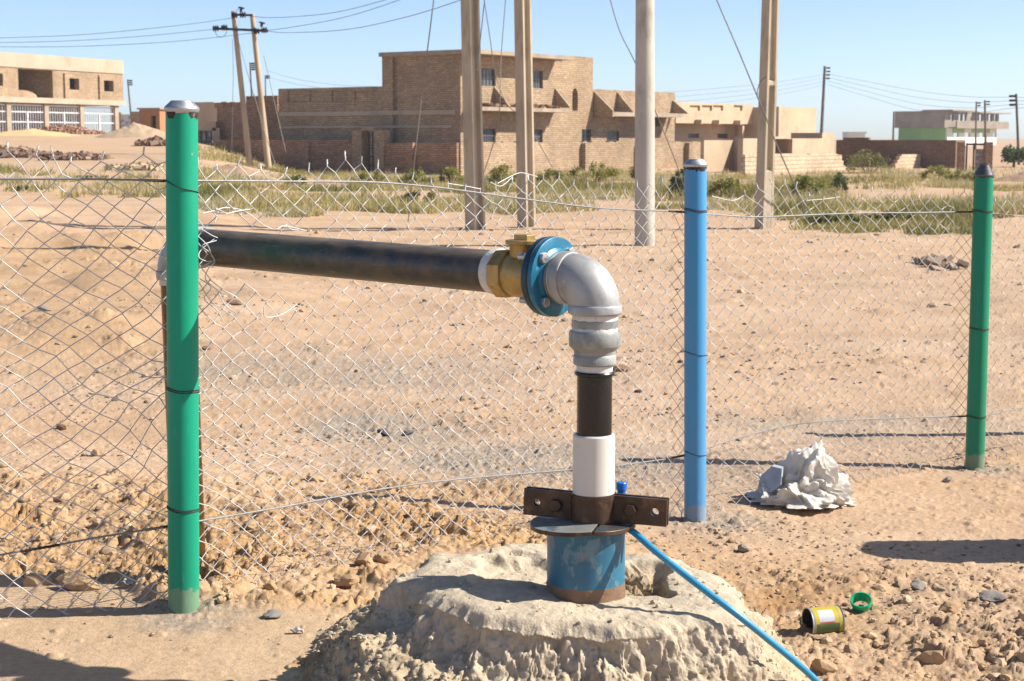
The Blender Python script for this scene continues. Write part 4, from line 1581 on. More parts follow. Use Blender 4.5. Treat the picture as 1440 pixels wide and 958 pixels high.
# dark twisted binding where the line wires reach the posts
for seg, pts in ((0, [(204, 253.6), (236, 254.5)]), (0, [(205, 745), (237, 739.5)]), (1, [(940, 297), (963, 298.5)]), (1, [(936, 645), (963, 640)]), (2, [(1342, 298.2), (1369, 298)]), (2, [(1346, 585.5), (1359, 585)]), (0, [(30, 775), (85, 765.5)])):
    mb = MB()
    a, b_ = fplane(seg, *pts[0])[0] + Vector((0, -.006, 0)), fplane(seg, *pts[1])[0] + Vector((0, -.006, 0))
    mb.tube([a.lerp(b_, k / 24) + Vector((0, 0, .0006 * math.sin(k * 2.1))) for k in range(25)], [.0044 + .0006 * math.sin(k * 2.3) for k in range(25)], 8)
    world_part(mb, "wire_binding", M['tie'], fence)
# a post of the same fence just outside the frame (its shadow crosses the sand)
post(3, M['green_b'], "green pipe post at the right end of the fence", 236, 'cone', ((298, .008),), proj(POSTS[3])[0] + 12)

# ================================================================ SMALL THINGS ON THE GROUND
# crumpled white sack caught under the mesh
def make_sack():
    V0, F0 = ICO5
    V = V0.copy()
    cx = P(1128, 690, 7.5).x
    # squash and pull up a peak
    x, y, z = V[:, 0], V[:, 1], V[:, 2]
    X = .20 * x + .02
    Yy = .17 * y
    Z = np.where(z > 0, .145 * z, .03 * z)
    Z = Z + .085 * np.exp(-(((X - .055) / .085) ** 2 + ((Yy + .0) / .12) ** 2)) * np.clip(z + .2, 0, 1)
    Z = Z - .05 * np.exp(-((X + .12) / .07) ** 2) * np.clip(z, 0, 1)
    # creases: sharp ridges from folded noise
    def ridg(sx, sd, f):
        n = fbm(X * f + z * f * .06 + sd, Yy * f + Z * f * .8 + sd * 2, 2, sd)
        return 1 - np.abs(n) * 3.2
    rs = np.random.default_rng(21)
    k = np.zeros(len(V))
    for i in range(170):
        nn = rs.normal(size=3)
        nn /= np.linalg.norm(nn)
        o_ = rs.uniform(-.8, .8)
        w_ = rs.uniform(.035, .15)
        q = rs.normal(size=3)
        q /= np.linalg.norm(q)
        fade = np.clip((V0 @ q) * 1.4 + .4, 0, 1)
        k = k + rs.uniform(-.030, .034) * np.maximum(0, 1 - np.abs(V0 @ nn - o_) / w_) * fade * (.5 + w_ * 4)
    k = k * .62 + .003 * ridg(1, 113, 40)
    nrm = V0
    X = X + nrm[:, 0] * k * 1.6
    Yy = Yy + nrm[:, 1] * k * 1.6
    Z = Z + nrm[:, 2] * k * np.where(z > 0, 1.3, .2)
    X = X + .05 * np.clip(-(z - .1), 0, 1) * np.sign(x) * np.abs(vnoise(np.arctan2(y, x) * 2.2, x * 0, 114))
    o = np_mesh("sack", np.stack([X, Yy, Z], 1), F0, M['sack'], smooth=True, angle=34)
    yy = 7.52
    p = P(1128, 700, yy)
    o.location = (p.x, yy, gz(p.x, yy) + .02)
    tag(o, "crumpled white woven sack on the sand between the blue and green posts", "sack")
    mb = MB()
    return o


sack = make_sack()
mb = MB()
pl = [(-.20, -.02, .10), (-.15, -.05, .155), (-.11, -.08, .15), (-.12, -.115, .08), (-.16, -.12, .05), (-.22, -.06, .03)]
mb.prism([Vector(p) for p in pl], (.012, .03, .004))
mb.build("sack_lining", M['sack_grey'], sack)


# paint tin, lying on its side with the open end to the left
def make_tin():
    a, b_ = P(1136, 876, 5.42), P(1188, 869, 5.46)
    d = Vector((b_.x - a.x, .03, 0.003))
    Lc = .112
    d = d.normalized()
    r = .049
    root_p = Vector((a.x, 5.42, 0))
    root_p.z = gz(root_p.x + .06, 5.42) + r - .008
    root = thing("paint_tin", "open paint tin with yellow and white label lying on its side", "tin", root_p)
    m, t, b = new_mat("tin_label")
    tc = t.nodes.new("ShaderNodeTexCoord")
    at = t.nodes.new("ShaderNodeAttribute")
    at.attribute_name = "lab"
    sp = t.nodes.new("ShaderNodeSeparateColor")
    t.links.new(at.outputs['Color'], sp.inputs[0])

    def step(src, stops):
        n = t.nodes.new("ShaderNodeValToRGB")
        n.color_ramp.interpolation = 'CONSTANT'
        e = n.color_ramp.elements
        while len(e) < len(stops):
            e.new(.5)
        for el, (p_, c_) in zip(e, stops):
            el.position, el.color = p_, rgba(c_)
        t.links.new(src, n.inputs[0])
        return n.outputs[0]
    yel, wh, gy, gn = (.46, .36, .02), (.48, .51, .55), (.24, .24, .22), (.07, .12, .04)
    along = step(sp.outputs[0], [(0, gy), (.09, yel), (.84, gy), (.87, yel), (.95, gy)])
    one, zero = (1, 1, 1), (0, 0, 0)
    m1 = step(sp.outputs[0], [(0, zero), (.22, one), (.70, zero)])
    m2 = step(sp.outputs[1], [(0, zero), (.29, one), (.44, zero)])
    mm = mixc(t, 1.0, m1, m2, 'MULTIPLY')
    c = mixc(t, mm, along, wh)
    m3 = step(sp.outputs[1], [(0, one), (.272, zero), (.9, zero)])
    m4 = step(sp.outputs[0], [(0, zero), (.10, one), (.84, zero)])
    c = mixc(t, mixc(t, 1.0, m3, m4, 'MULTIPLY'), c, gn)
    m5 = step(sp.outputs[1], [(0, zero), (.272, one), (.29, zero)])
    c = mixc(t, mixc(t, 1.0, m5, m1, 'MULTIPLY'), c, (.35, .08, .05))
    c = mixc(t, ramp(t, noise(t, tc.outputs['Object'], 30, 5, .7), [(.55, 0.0), (.75, .5)]), c, (.35, .26, .17))
    t.links.new(c, b.inputs['Base Color'])
    b.inputs['Roughness'].default_value = .38
    mb = MB()
    n = 48
    e1 = d.cross(Vector((0, 0, 1))).normalized()
    e2 = e1.cross(d)
    labs = []
    prof = [(0, r), (.004, r), (Lc - .004, r), (Lc, r)]
    for (ap, rr) in prof:
        for k in range(n + 1):
            an = 2 * math.pi * k / n
            mb.v.append(tuple(d * ap + (e1 * math.cos(an) + e2 * math.sin(an)) * rr))
            labs.append((ap / Lc, (k / n + .25) % 1.0 if k < n else .25 + 1e-4, 0, 1))
    for i in range(3):
        for k in range(n):
            mb.face((i * (n + 1) + k, i * (n + 1) + k + 1, (i + 1) * (n + 1) + k + 1, (i + 1) * (n + 1) + k))
    o = mb.build("tin_body", m, root)
    at_ = o.data.attributes.new("lab", 'FLOAT_COLOR', 'POINT')
    at_.data.foreach_set("color", np.array(labs, np.float32).ravel())
    mb = MB()
    mb.lathe([(.012, r - .0015), (-.001, r - .001), (-.002, r + .001), (0, r + .0025), (.003, r + .0005)], (0, 0, 0), d, n, caps=False)
    mb.build("tin_rim", M['cap'], root)
    mb = MB()
    mb.lathe([(Lc - .003, r + .0005), (Lc, r + .0025), (Lc + .002, r + .001), (Lc + .001, r - .002), (Lc - .002, r - .004), (Lc - .002, .001)], (0, 0, 0), d, n, caps=False)
    mb.build("tin_rim", M['cap'], root)
    mb = MB()
    mb.lathe([(.001, r - .002), (Lc - .006, r - .002), (Lc - .006, .001)], (0, 0, 0), d, n, caps=False)
    mb.build("tin_inside", pbr("dark_paint_residue", (.05, .055, .05), .5, 0, .4, 30), root)


make_tin()
# green plastic ring
p = P(1211, 850, 5.68)
mb = MB()
axr = Vector((-.12, -.48, .85)).normalized()
mb.lathe([(0, .031), (.018, .034), (.022, .0375), (.036, .0375), (.036, .0335), (.018, .031), (0, .028), (0, .031)], (0, 0, 0), axr, 40, caps=False)
o = mb.build("plastic_ring", M['green_ring'])
o.location = (p.x, 5.68, gz(p.x, 5.68) + .012)
tag(o, "bright green plastic screw cap lying beside the paint tin", "cap")


def scrap(name, px, py, Y, w, h, mat, label):
    p = P(px, py, Y)
    mb = MB()
    n = 7
    for i in range(n + 1):
        for j in range(4):
            mb.v.append((w * (i / n - .5), h * (j / 3 - .5) * (1 - .4 * abs(i / n - .5)), .005 * math.sin(i * 1.3 + j) + .005 * math.cos(j * 2.1)))
    for i in range(n):
        for j in range(3):
            a = i * 4 + j
            mb.face((a, a + 4, a + 5, a + 1))
    o = mb.build(name, mat)
    sm = o.modifiers.new("s", 'SOLIDIFY')
    sm.thickness = .001
    o.location = (p.x, Y, gz(p.x, Y) + .009)
    o.rotation_euler = (.2, .06, random.uniform(-.5, .1))
    tag(o, label, "plastic scrap")


scrap("plastic_scrap", 183, 824, 5.30, .055, .035, M['clear'], "clear crumpled plastic scrap beside a clod, left of the big green post")
scrap("plastic_scrap", 417, 878, 4.75, .04, .02, M['clear'], "pale plastic scrap on the smooth sand left of the concrete mound")

# invented barrel beyond the right edge, added only to throw a shadow into view
bx, by = 2.78, 6.55
root = thing("shadow_caster_barrel", "slim blue plastic barrel added out of view at the far right to cast a shadow", "barrel", (bx, by, gz(bx, by)))
mb = MB()
mb.lathe([(-.02, .17), (.0, .185), (.1, .19), (.30, .195), (.32, .202), (.34, .195), (.62, .195), (.64, .202), (.66, .195), (.93, .19), (1.01, .165), (1.05, .10), (1.06, .05)], (0, 0, 0), (0, 0, 1), 40)
mb.build("shadow_caster_body", M['barrel'], root)
mb = MB()
mb.lathe([(1.055, .055), (1.095, .055), (1.10, .05)], (0, 0, 0), (0, 0, 1), 20)
mb.build("shadow_caster_cap", M['rubber'], root)

# ================================================================ BACKGROUND
class Frame:
    """Local axes of a building: X along its front, Y inwards, Z up; origin at the corner."""

    def __init__(self, c, ang):
        self.c = Vector((c.x, c.y))
        self.ang = ang
        self.e1 = Vector((math.cos(ang), math.sin(ang)))
        self.e2 = Vector((-math.sin(ang), math.cos(ang)))

    def _hit(self, px, py, o, e):
        d = ray(px, py)
        n = Vector((-e.y, e.x))
        t = (o.x * n.x + o.y * n.y) / (d.x * n.x + d.y * n.y)
        p = CAM + d * t
        return (Vector((p.x, p.y)) - o).dot(e), p.z

    def front(self, px, py, off_=0.0):
        return self._hit(px, py, self.c + self.e2 * off_, self.e1)

    def side(self, px, py, off_=0.0):
        return self._hit(px, py, self.c + self.e1 * off_, self.e2)

    def fhole(self, x0, y0, x1, y1, off_=0.0):
        a, b = self.front(x0, y0, off_), self.front(x1, y1, off_)
        return (a[0], b[0], b[1], a[1])

    def root(self, name, label, cat, group=None):
        return thing(name, label, cat, (self.c.x, self.c.y, 0), self.ang, group)


SW = Matrix(((0, 1, 0, 0), (1, 0, 0, 0), (0, 0, 1, 0), (0, 0, 0, 1)))     # lays a wall along local Y
ANG = math.atan2(.816, .577)


def window(root, h, y, mat='grille', bars=5, pane=True, rows=2):
    x0, x1, z0, z1 = h
    mb = MB()
    w = .035
    for k in range(bars + 1):
        x = x0 + (x1 - x0 - w) * k / bars
        mb.box((x, y, z0), (x + w, y + .03, z1))
    for k in range(rows + 1):
        z = z0 + (z1 - z0 - w) * k / rows
        mb.box((x0, y + .003, z), (x1, y + .027, z + w))
    f = mb.build("window", M[mat], root, smooth=False)
    if pane:
        mb = MB()
        mb.box((x0, y + .06, z0), (x1, y + .075, z1))
        mb.build("pane", M['glass'], f, smooth=False)
    return f


def fin(mb, fr, px0, py0, px1, py1, dep, th=.22):
    """triangular brace standing on a canopy, seen from its left side"""
    x, zt_ = fr.front(px0, py0)
    _, zb_ = fr.front(px0, py1)
    mb.prism([(x, -.003, zb_), (x, -dep, zb_), (x, -.003, zt_)], (th, 0, 0))


# ---------------------------------------------------------------- the large brick house
C0 = P(648, 240, 80)
H1 = Frame(C0, ANG)
house = H1.root("brick_house", "large two storey sand brick house with arched slit and boundary wall", "house")
zg = -.4
xE, zE = H1.front(834, 81)
_, zR = H1.front(660, 71)
xW, zWing = H1.front(950, 130.5)
yL, _ = H1.side(537, 74)
yW, zL = H1.side(391, 125)
th = .3
ups = [H1.fhole(677, 96, 697, 122), H1.fhole(748, 99, 763.5, 125)]
los = [H1.fhole(678, 181, 697, 201), H1.fhole(750, 182, 763, 203)]
arch = H1.fhole(805, 124, 812.5, 156)
mb = MB()
win3 = H1.fhole(818, 182, 831, 202)
mb.wall(.0, xE, zg, zR - .22, 0, th, ups + los + [arch, win3])
xa = H1.front(790, 80)[0]
mb.box((xa, .0, zR - .22), (xE, th, zE))
mb.box((xE - th, th, zg), (xE, yL * .8, zE))
mb.box((.0, yL * .8, zg), (xE - .0, yL * .8 + th, zR - .22))
mb.build("wall", M['brick'], house, smooth=False)
mb = MB()
mb.wall(th + .002, yL, zg, zR - .02, .0, th, M=SW)
mb.build("side_wall", M['brick'], house, smooth=False)
# arch head of the slit: fill the square corners
mb = MB()
xm, r_ = (arch[0] + arch[1]) / 2, (arch[1] - arch[0]) / 2
for sg in (-1, 1):
    ptsa = [(xm + sg * r_ * 1.02, 0.004, arch[3] + .02), (xm + sg * r_ * 1.02, .004, arch[3] - r_ * 1.5)]
    for k in range(9):
        a = math.pi / 2 * k / 8
        ptsa.append((xm + sg * r_ * math.cos(a), .004, arch[3] - r_ * 1.5 + r_ * 1.5 * math.sin(a)))
    mb.prism(ptsa, (0, .2, 0))
mb.build("arch_head", M['brick'], house, smooth=False)
xr = H1.front(804, 76, -1.0)[0]
mb = MB()
mb.box((-.25, -1.0, zR - .2), (xr, yL, zR))
mb.build("roof", M['concrete'], house, smooth=False)
# the canopy between the floors with its braces and broken brick on top
xc, zc = H1.front(799, 154, -1.0)
mb = MB()
mb.box((.3, -1.0, zc - .16), (xc, -.003, zc + .03))
mb.build("canopy", M['concrete'], house, smooth=False)
for p in ((694, 121, 715, 150), (780, 124, 798, 152)):
    mb = MB()
    fin(mb, H1, p[0], p[1], p[2], p[3], .98, .1)
    mb.build("brace", M['brick'], house, smooth=False)
mb = MB()
for k in range(110):
    x, y = random.uniform(.8, xc - .1), random.uniform(-.9, -.1)
    R_ = Matrix.Translation((x, y, zc + .03 + random.uniform(.02, .16))) @ Matrix.Rotation(random.uniform(0, 3), 4, 'Z') @ Matrix.Rotation(random.uniform(-.5, .5), 4, 'X')
    mb.box((-.12, -.06, -.04), (.12, .06, .04), R_)
mb.build("loose_bricks", M['heap_brick'], house, smooth=False)
# single storey wing on the right
lo2 = [win3, H1.fhole(854, 184, 871, 202), H1.fhole(921, 163, 929, 178)]
mb = MB()
mb.wall(xE + .002, xW, zg, zWing, .03, .03 + th, lo2[1:])
mb.box((xW - th, .03 + th, zg), (xW, 6, zWing))
mb.box((xE, 6, zg), (xW, 6 + th, zWing - .3))
mb.box((xE, .04 + th, zWing - 1.2), (xW - th, 6, zWing - 1.0))
mb.build("wing_wall", M['brick'], house, smooth=False)
xw0, _ = H1.front(849, 158, -1.1)
xw1, zwc = H1.front(962, 161, -1.1)
mb = MB()
zc2 = H1.front(860, 158, -1.1)[1]
mb.box((xE + .35, -1.1, zc2 - .2), (xw1, .027, zc2 + .02))
mb.build("wing_canopy", M['concrete'], house, smooth=False)
for p in ((868, 129, 887, 156), (946, 141, 958, 158)):
    mb = MB()
    x, zt_ = H1.front(p[0], p[1])
    mb.prism([(x, .027, zc2 + .023), (x, -1.05, zc2 + .023), (x, .027, zt_)], (.1, 0, 0))
    mb.build("brace", M['brick'], house, smooth=False)
mb = MB()
x, zt_ = H1.front(835, 129)
mb.prism([(x, .0, zc2 - .25), (x, -1.2, zc2 - .25), (x, -1.2, zc2 + .1), (x, -.003, zt_)], (.12, 0, 0))
mb.build("brace", M['brick'], house, smooth=False)
for h in ups:
    window(house, h, .08, bars=4)
for h in los + lo2[1:2]:
    window(house, h, .08, bars=6)
window(house, (lo2[0][0], lo2[0][1], lo2[0][2], lo2[0][3]), .10, bars=2, rows=3)
# long low wing on the left with shallow recessed panels
mb = MB()
panels = []
for a, b_ in ((404, 433), (435, 464), (466, 495), (498, 527)):
    s0, z0_ = H1.side(a, 144)
    s1, z1_ = H1.side(b_, 127)
    panels.append((min(s0, s1), max(s0, s1), z0_, z1_))
mb.wall(yL + .002, yW, zg, zL, .02, .10, [p for p in panels], M=SW)
mb.wall(yL + .002, yW, zg, zL - .02, .102, .10 + th, M=SW)
mb.box((.4, yW - th, zg), (8, yW, zL))
mb.box((.4, yL, zL - 1.2), (8, yW - th, zL - 1.0))
mb.build("low_wing", M['brick'], house, smooth=False)
mb = MB()
sb0, zb0 = H1.side(640, 157.5)
mb.box((-.05, .3, zb0 - .12), (-.002, yL, zb0 + .10))
mb.box((-.03, yL + .01, zb0 - .12), (.018, yW - .05, zb0 + .08))
zb1 = H1.side(600, 178)[1]
mb.box((-.04, .5, zb1 - .06), (-.002, yL, zb1 + .06))
mb.box((-.03, yL + .01, zb1 - .06), (.018, yW - .05, zb1 + .06))
mb.build("concrete_band", M['beam'], house, smooth=False)

# ---------------------------------------------------------------- boundary wall of the large house
C1 = Vector((C0.x * .975, C0.y * .975))
WF = Frame(C1, ANG)
bw = WF.root("boundary_wall", "long low brick boundary wall around the large house, with a metal gate", "wall")
zb_ = -.5
xe, _ = WF.front(1047, 201)
ztop = WF.front(760, 200.5)[1]
mb = MB()
mb.box((0, 0, zb_), (xe, .25, ztop))
x = 0.0
while x < xe:                       # uneven last course
    l_ = random.uniform(.2, .9)
    if random.random() < .45:
        mb.box((x, .02, ztop), (min(x + l_, xe), .23, ztop + random.uniform(.02, .08)))
    x += l_ + random.uniform(.05, .6)
for px in (817, 893.5, 963, 1043):
    x = WF.front(px, 220)[0]
    mb.box((x, -.28, zb_), (x + .35, -.003, ztop - .05))
mb.build("wall", M['brick_wall'], bw, smooth=False)
mb = MB()
yg0, _ = WF.side(541, 210)
yg1, _ = WF.side(498, 210)
yend, _ = WF.side(303, 200)
mb.box((.0, .253, zb_), (.25, yg0, ztop - .03))
mb.box((.0, yg1, zb_), (.25, yend, ztop + .12))
for px in (437, 584, 646):
    y = WF.side(px, 210)[0]
    mb.box((-.2, y, zb_), (-.003, y + .4, ztop))
mb.build("side_wall", M['brick_red'], bw, smooth=False)
zgt = WF.side(520, 183)[1]
mb = MB()
wgt = (yg1 - yg0)
mb.box((-.12, yg0 - .02, zb_), (.4, yg0 + wgt * .28, zgt))
mb.build("gate_pier", M['brick_wall'], bw, smooth=False)
mb = MB()
mb.box((-.12, yg1 - wgt * .3, zb_), (.4, yg1 + .02, zgt))
mb.box((-.12, yg0 + wgt * .28, zgt - .02), (.4, yg1 - wgt * .3, zgt + .12))
mb.build("gate_pier", M['brick_wall'], bw, smooth=False)
mb = MB()
a, c = yg0 + wgt * .28, yg1 - wgt * .3
mb.box((.1, a + .02, zb_ + .3), (.13, c - .3, zgt - .12))
g_ = mb.build("gate", M['gate_sheet'], bw, smooth=False)
mb = MB()
for y in (a + .02, a + (c - .3 - a) * .5, c - .34):
    mb.box((.06, y, zb_ + .3), (.098, y + .05, zgt - .1))
for k in range(4):
    mb.box((.06, a + .07, zb_ + .35 + k * .42), (.094, c - .34, zb_ + .40 + k * .42))
mb.build("frame", M['dark_metal'], g_, smooth=False)

# ---------------------------------------------------------------- plastered house to the right
C2 = C1 + H1.e1 * 0
H2 = Frame(Vector((C0.x, C0.y)) + H1.e1 * (xW + .02), ANG)
ph = H2.root("plastered_house", "single storey sand plastered house with a tall blank block at its right end", "house")
x1, zp = H2.front(1056, 150)
_, zq = H2.front(963, 146)
zp = (zp + zq) / 2 + .1
mb = MB()
w2 = [H2.fhole(968, 188, 983, 194.5, 1.2), H2.fhole(1009, 188, 1024, 194.5, 1.2)]
mb.wall(0.0, x1, zg, zp - .3, 1.2, 1.45, w2)
mb.box((x1, 1.2, zg), (x1 + .25, 6, zp - .3))
mb.box((0.05, 6, zg), (x1, 6.25, zp - .3))
mb.box((.05, 1.45, zp - .8), (x1, 6, zp - .6))
mb.build("wall", M['plaster'], ph, smooth=False)
mb = MB()
zs = H2.front(1000, 174)[1]
pans = [H2.fhole(a, 148, b_, 156) for a, b_ in ((970, 984.5), (987, 1001.5), (1003, 1017), (1032, 1044))]
mb.wall(0.05, x1 + .3, zs, zp, 0.0, .12, pans)
mb.wall(0.05, x1 + .3, zs, zp - .02, .122, .25)
mb.box((.05, .253, zs), (x1 + .3, 1.197, zs + .18))
for px in (977, 1002, 1032):
    x = H2.front(px, 172)[0]
    mb.box((x, -.45, zs - .05), (x + .14, -.003, zs + .22))
mb.build("parapet", M['plaster'], ph, smooth=False)
mb = MB()
x = H2.front(1046, 190)[0]
mb.box((x, .1, zg), (x + .25, .35, zs - .003))
mb.build("porch_post", M['beam'], ph, smooth=False)
for h in w2:
    window(ph, h, 1.28, bars=6)
# tall block
xb0, _ = H2.front(1095, 175, -1.8)
xb1, zbk = H2.front(1148, 152, -1.8)
mb = MB()
mb.wall(xb0, xb1, zg, zbk, -1.8, -1.5, [])
mb.box((xb0, -1.497, zg), (xb0 + .3, 4.5, zbk - .02))
mb.box((xb1 - .3, -1.497, zg), (xb1, 4.5, zbk - .02))
mb.box((xb0 + .3, 4.2, zg), (xb1 - .3, 4.5, zbk - .02))
mb.box((xb0 + .3, -1.497, zbk - .5), (xb1 - .3, 4.2, zbk - .3))
mb.build("end_block", M['plaster'], ph, smooth=False)

# ---------------------------------------------------------------- plastered yard wall with a dark opening, broken block walls, dark wall
H3 = Frame(P(1047, 240, 83), ANG)
yw = H3.root("yard_wall", "smooth plastered yard wall with a square dark opening, below the blank block", "wall")
x0, _ = H3.front(1045, 200)
x1, zy_ = H3.front(1168, 195)
op = H3.fhole(1089, 195.5, 1114, 216)
_, zl_ = H3.front(1049, 194.5)
mb = MB()
mb.wall(x0, x1, -.5, (zy_ + zl_) / 2, 0, .3, [op])
mb.box((x0, 2.2, -.5), (x1 * .5, 2.4, zl_ - .1))
mb.box((op[0] - .2, .303, op[3] + .02), (op[1] + .3, 2.19, op[3] + .12))
mb.box((op[0] - .3, .303, -.5), (op[0] - .1, 2.19, op[3] + .01))
mb.box((op[1] + .1, .303, -.5), (op[1] + .3, 2.19, op[3] + .01))
mb.build("wall", M['plaster'], yw, smooth=False)
xq = H3.front(1166, 190)[0]
mb = MB()
mb.box((xq - .2, .31, -.5), (xq + 1.4, 2.2, H3.front(1180, 187)[1]))
mb.build("gate_pier", M['plaster'], yw, smooth=False)

H4 = Frame(P(1085, 246, 78), ANG)


def broken_wall(label, outl, name="block_wall"):
    r_ = H4.root(name, label, "wall")
    mb = MB()
    mb.prism([(H4.front(x, y)[0], 0, H4.front(x, y)[1]) for x, y in outl], (0, .22, 0))
    mb.build("wall_panel", M['block'], r_, smooth=False)


broken_wall("pale low block wall with a stepped broken end, right of the panelled concrete pole",
            [(1048, 252), (1192, 252), (1192, 240), (1189, 240), (1189, 233), (1186, 233), (1186, 226), (1184, 226), (1184, 218), (1178, 217.5), (1178, 216.5), (1140, 216.5), (1140, 217.5), (1048, 217.5)])
broken_wall("lower ruined course of pale blocks in the gap between two broken walls",
            [(1194, 252), (1253, 252), (1253, 238), (1234, 238), (1234, 239), (1212, 239.5), (1212, 239), (1194, 239)])
broken_wall("free standing broken block wall stepped on its left, before the long dark wall",
            [(1255, 252), (1331, 252), (1331, 219), (1326, 219), (1321, 237), (1319, 237), (1322, 219.5), (1300, 219.5), (1300, 217), (1268, 217), (1268, 220), (1265, 220), (1265, 225), (1262, 225), (1262, 230), (1259, 230), (1259, 236), (1255, 236)])

H5 = Frame(P(1343, 236, 92), ANG)
dw = H5.root("dark_wall", "long dark brown brick wall in shade at the right of the plain", "wall")
ye, zt5 = H5.side(1176, 196.5)
mb = MB()
mb.box((0, 0, -.5), (.3, ye, H5.side(1290, 197)[1]))
y = 0
while y < ye:
    l_ = random.uniform(.4, 1.6)
    if random.random() < .35:
        mb.box((.03, y, H5.side(1290, 197)[1]), (.27, y + l_, H5.side(1290, 197)[1] + random.uniform(.05, .16)))
    y += l_ + random.uniform(.2, 1.5)
mb.box((.303, 0, -.5), (1.5, .3, H5.side(1290, 197)[1]))
mb.build("wall", M['brick_dark'], dw, smooth=False)
H6 = Frame(P(1352, 242, 84), ANG)
gt = H6.root("gateway", "rusty metal gate between two brick piers near the far green post", "gate")
gp = lambda px, py: P(px, py, 84)
mb = MB()
xg = lambda px: (P(px, 230, 84).x - H6.c.x)
Mr = Matrix.Rotation(-ANG, 4, 'Z')
zt6 = P(1370, 200, 84).z
mb.box((xg(1347), -.2, -.5), (xg(1355), .25, zt6), Mr)
mb.build("gate_pier", M['brick_red'], gt, smooth=False)
mb = MB()
mb.box((xg(1384), -.2, -.5), (xg(1394), .25, zt6), Mr)
mb.build("gate_pier", M['brick_red'], gt, smooth=False)
mb = MB()
mb.box((xg(1358), .0, -.4), (xg(1360), .06, zt6 - .05), Mr)
mb.box((xg(1368), .0, -.4), (xg(1370), .06, zt6 - .05), Mr)
mb.box((xg(1360.2), .01, zt6 - .16), (xg(1383), .05, zt6 - .06), Mr)
g_ = mb.build("gate_frame", M['dark_metal'], gt, smooth=False)
mb = MB()
mb.box((xg(1371), .02, -.4), (xg(1383), .045, zt6 - .35), Mr)
mb.build("gate_leaf", M['gate_sheet'], gt, smooth=False)

# ---------------------------------------------------------------- far lime green building
H7 = Frame(P(1332, 195, 270), ANG)
fb = H7.root("far_building", "distant two storey building with lime green ground floor", "building")
zgf, zmid, zup = -1, P(1332, 180, 270).z, P(1332, 157, 270).z
xf, _ = H7.front(1402, 170)
yf, _ = H7.side(1264, 170)
mb = MB()
lw = [H7.fhole(a, 187, b_, 193) for a, b_ in ((1341, 1348), (1357, 1364), (1377, 1384), (1397, 1401))]
mb.wall(0, xf, zgf, zmid, 0, .3, lw)
mb.build("lower_wall", M['white_wall'], fb, smooth=False)
mb = MB()
mb.box((-.02, .31, zgf), (.3, yf, zmid))
mb.build("green_wall", M['green_wall'], fb, smooth=False)
for a, b_ in ((1339, 1356), (1366, 1372), (1374, 1392)):
    x0, x1 = H7.front(a, 180)[0], H7.front(b_, 180)[0]
    mb = MB()
    mb.box((x0, -.05, H7.front(a, 187)[1]), (x1, -.003, zmid - .02))
    mb.build("green_panel", M['green_wall'], fb, smooth=False)
mb = MB()
uw = [H7.fhole(a, 161, b_, 171) for a, b_ in ((1339, 1342), (1350, 1354), (1356, 1360), (1379, 1383), (1392, 1396), (1400, 1403))]
mb.wall(-.8, xf + 1.5, zmid + .01, zup, .2, .5, uw)
mb.box((-.8, .51, zmid + .01), (-.5, yf + .4, zup + .1))
mb.box((-.5, yf, zmid + .01), (xf, yf + .3, zup))
mb.box((-.5, .51, zmid + .02), (xf, yf, zmid + .25))
mb.build("upper_wall", M['far_brick'], fb, smooth=False)
mb = MB()
zbal = H7.front(1370, 171)[1]
mb.box((.5, -1.4, zmid - .05), (xf + 2.2, -1.15, zbal))
mb.box((.5, -1.147, zmid - .05), (xf + 2.2, .17, zmid + .15))
mb.build("balcony", M['far_brick'], fb, smooth=False)
mb = MB()
mb.box((-1, -1.2, zup + .1), (xf * .42, 4, zup + .3))
mb.box((xf * .5, -1, zup - .1), (xf + 4.5, 3, zup + .1))
mb.build("roof", M['far_brick'], fb, smooth=False)

H8 = Frame(P(1194, 196, 330), ANG)
sb = H8.root("pale_hut", "tiny pale flat roofed building on the far horizon", "building")
mb = MB()
a, z1_ = P(1192, 188, 330).x - H8.c.x, P(1200, 188, 330).z
w_ = P(1222, 188, 330).x - P(1192, 188, 330).x
Mr = Matrix.Rotation(-ANG, 4, 'Z')
mb.box((a, 0, -1), (a + w_ * .82, 5, z1_), Mr)
mb.box((a, -.8, z1_ + .003), (a + w_ * .86, 5.5, z1_ + .35), Mr)
mb.build("wall", M['white_wall'], sb, smooth=False)

# ---------------------------------------------------------------- the two storey shell at the left
AL = math.atan2(.93, .37)
HL = Frame(P(175, 187, 132), AL)
lb = HL.root("unfinished_building", "unfinished two storey brick building with white barred ground floor", "building")
xl = HL.front(-70, 120)[0]
zt_r = HL.front(170, 85.5)[1]
zb_r = HL.front(170, 104)[1]
zf_r = HL.front(170, 147)[1]
zgl = 1.4
big = HL.fhole(25, 96.5, 75, 140)
wn = [HL.fhole(95.5, 110, 109.5, 126.5), HL.fhole(144, 113, 158, 129), HL.fhole(-9, 103, 4.5, 121)]
mb = MB()
mb.wall(xl, 0, zf_r + .3, zb_r, 0, .3, [big] + wn)
mb.box((-.3, .303, zf_r + .3), (0, 9, zb_r))
mb.box((xl, 9, zgl), (0, 9.3, zb_r))
mb.box((xl, .303, zf_r + .3), (xl + .3, 9, zb_r))
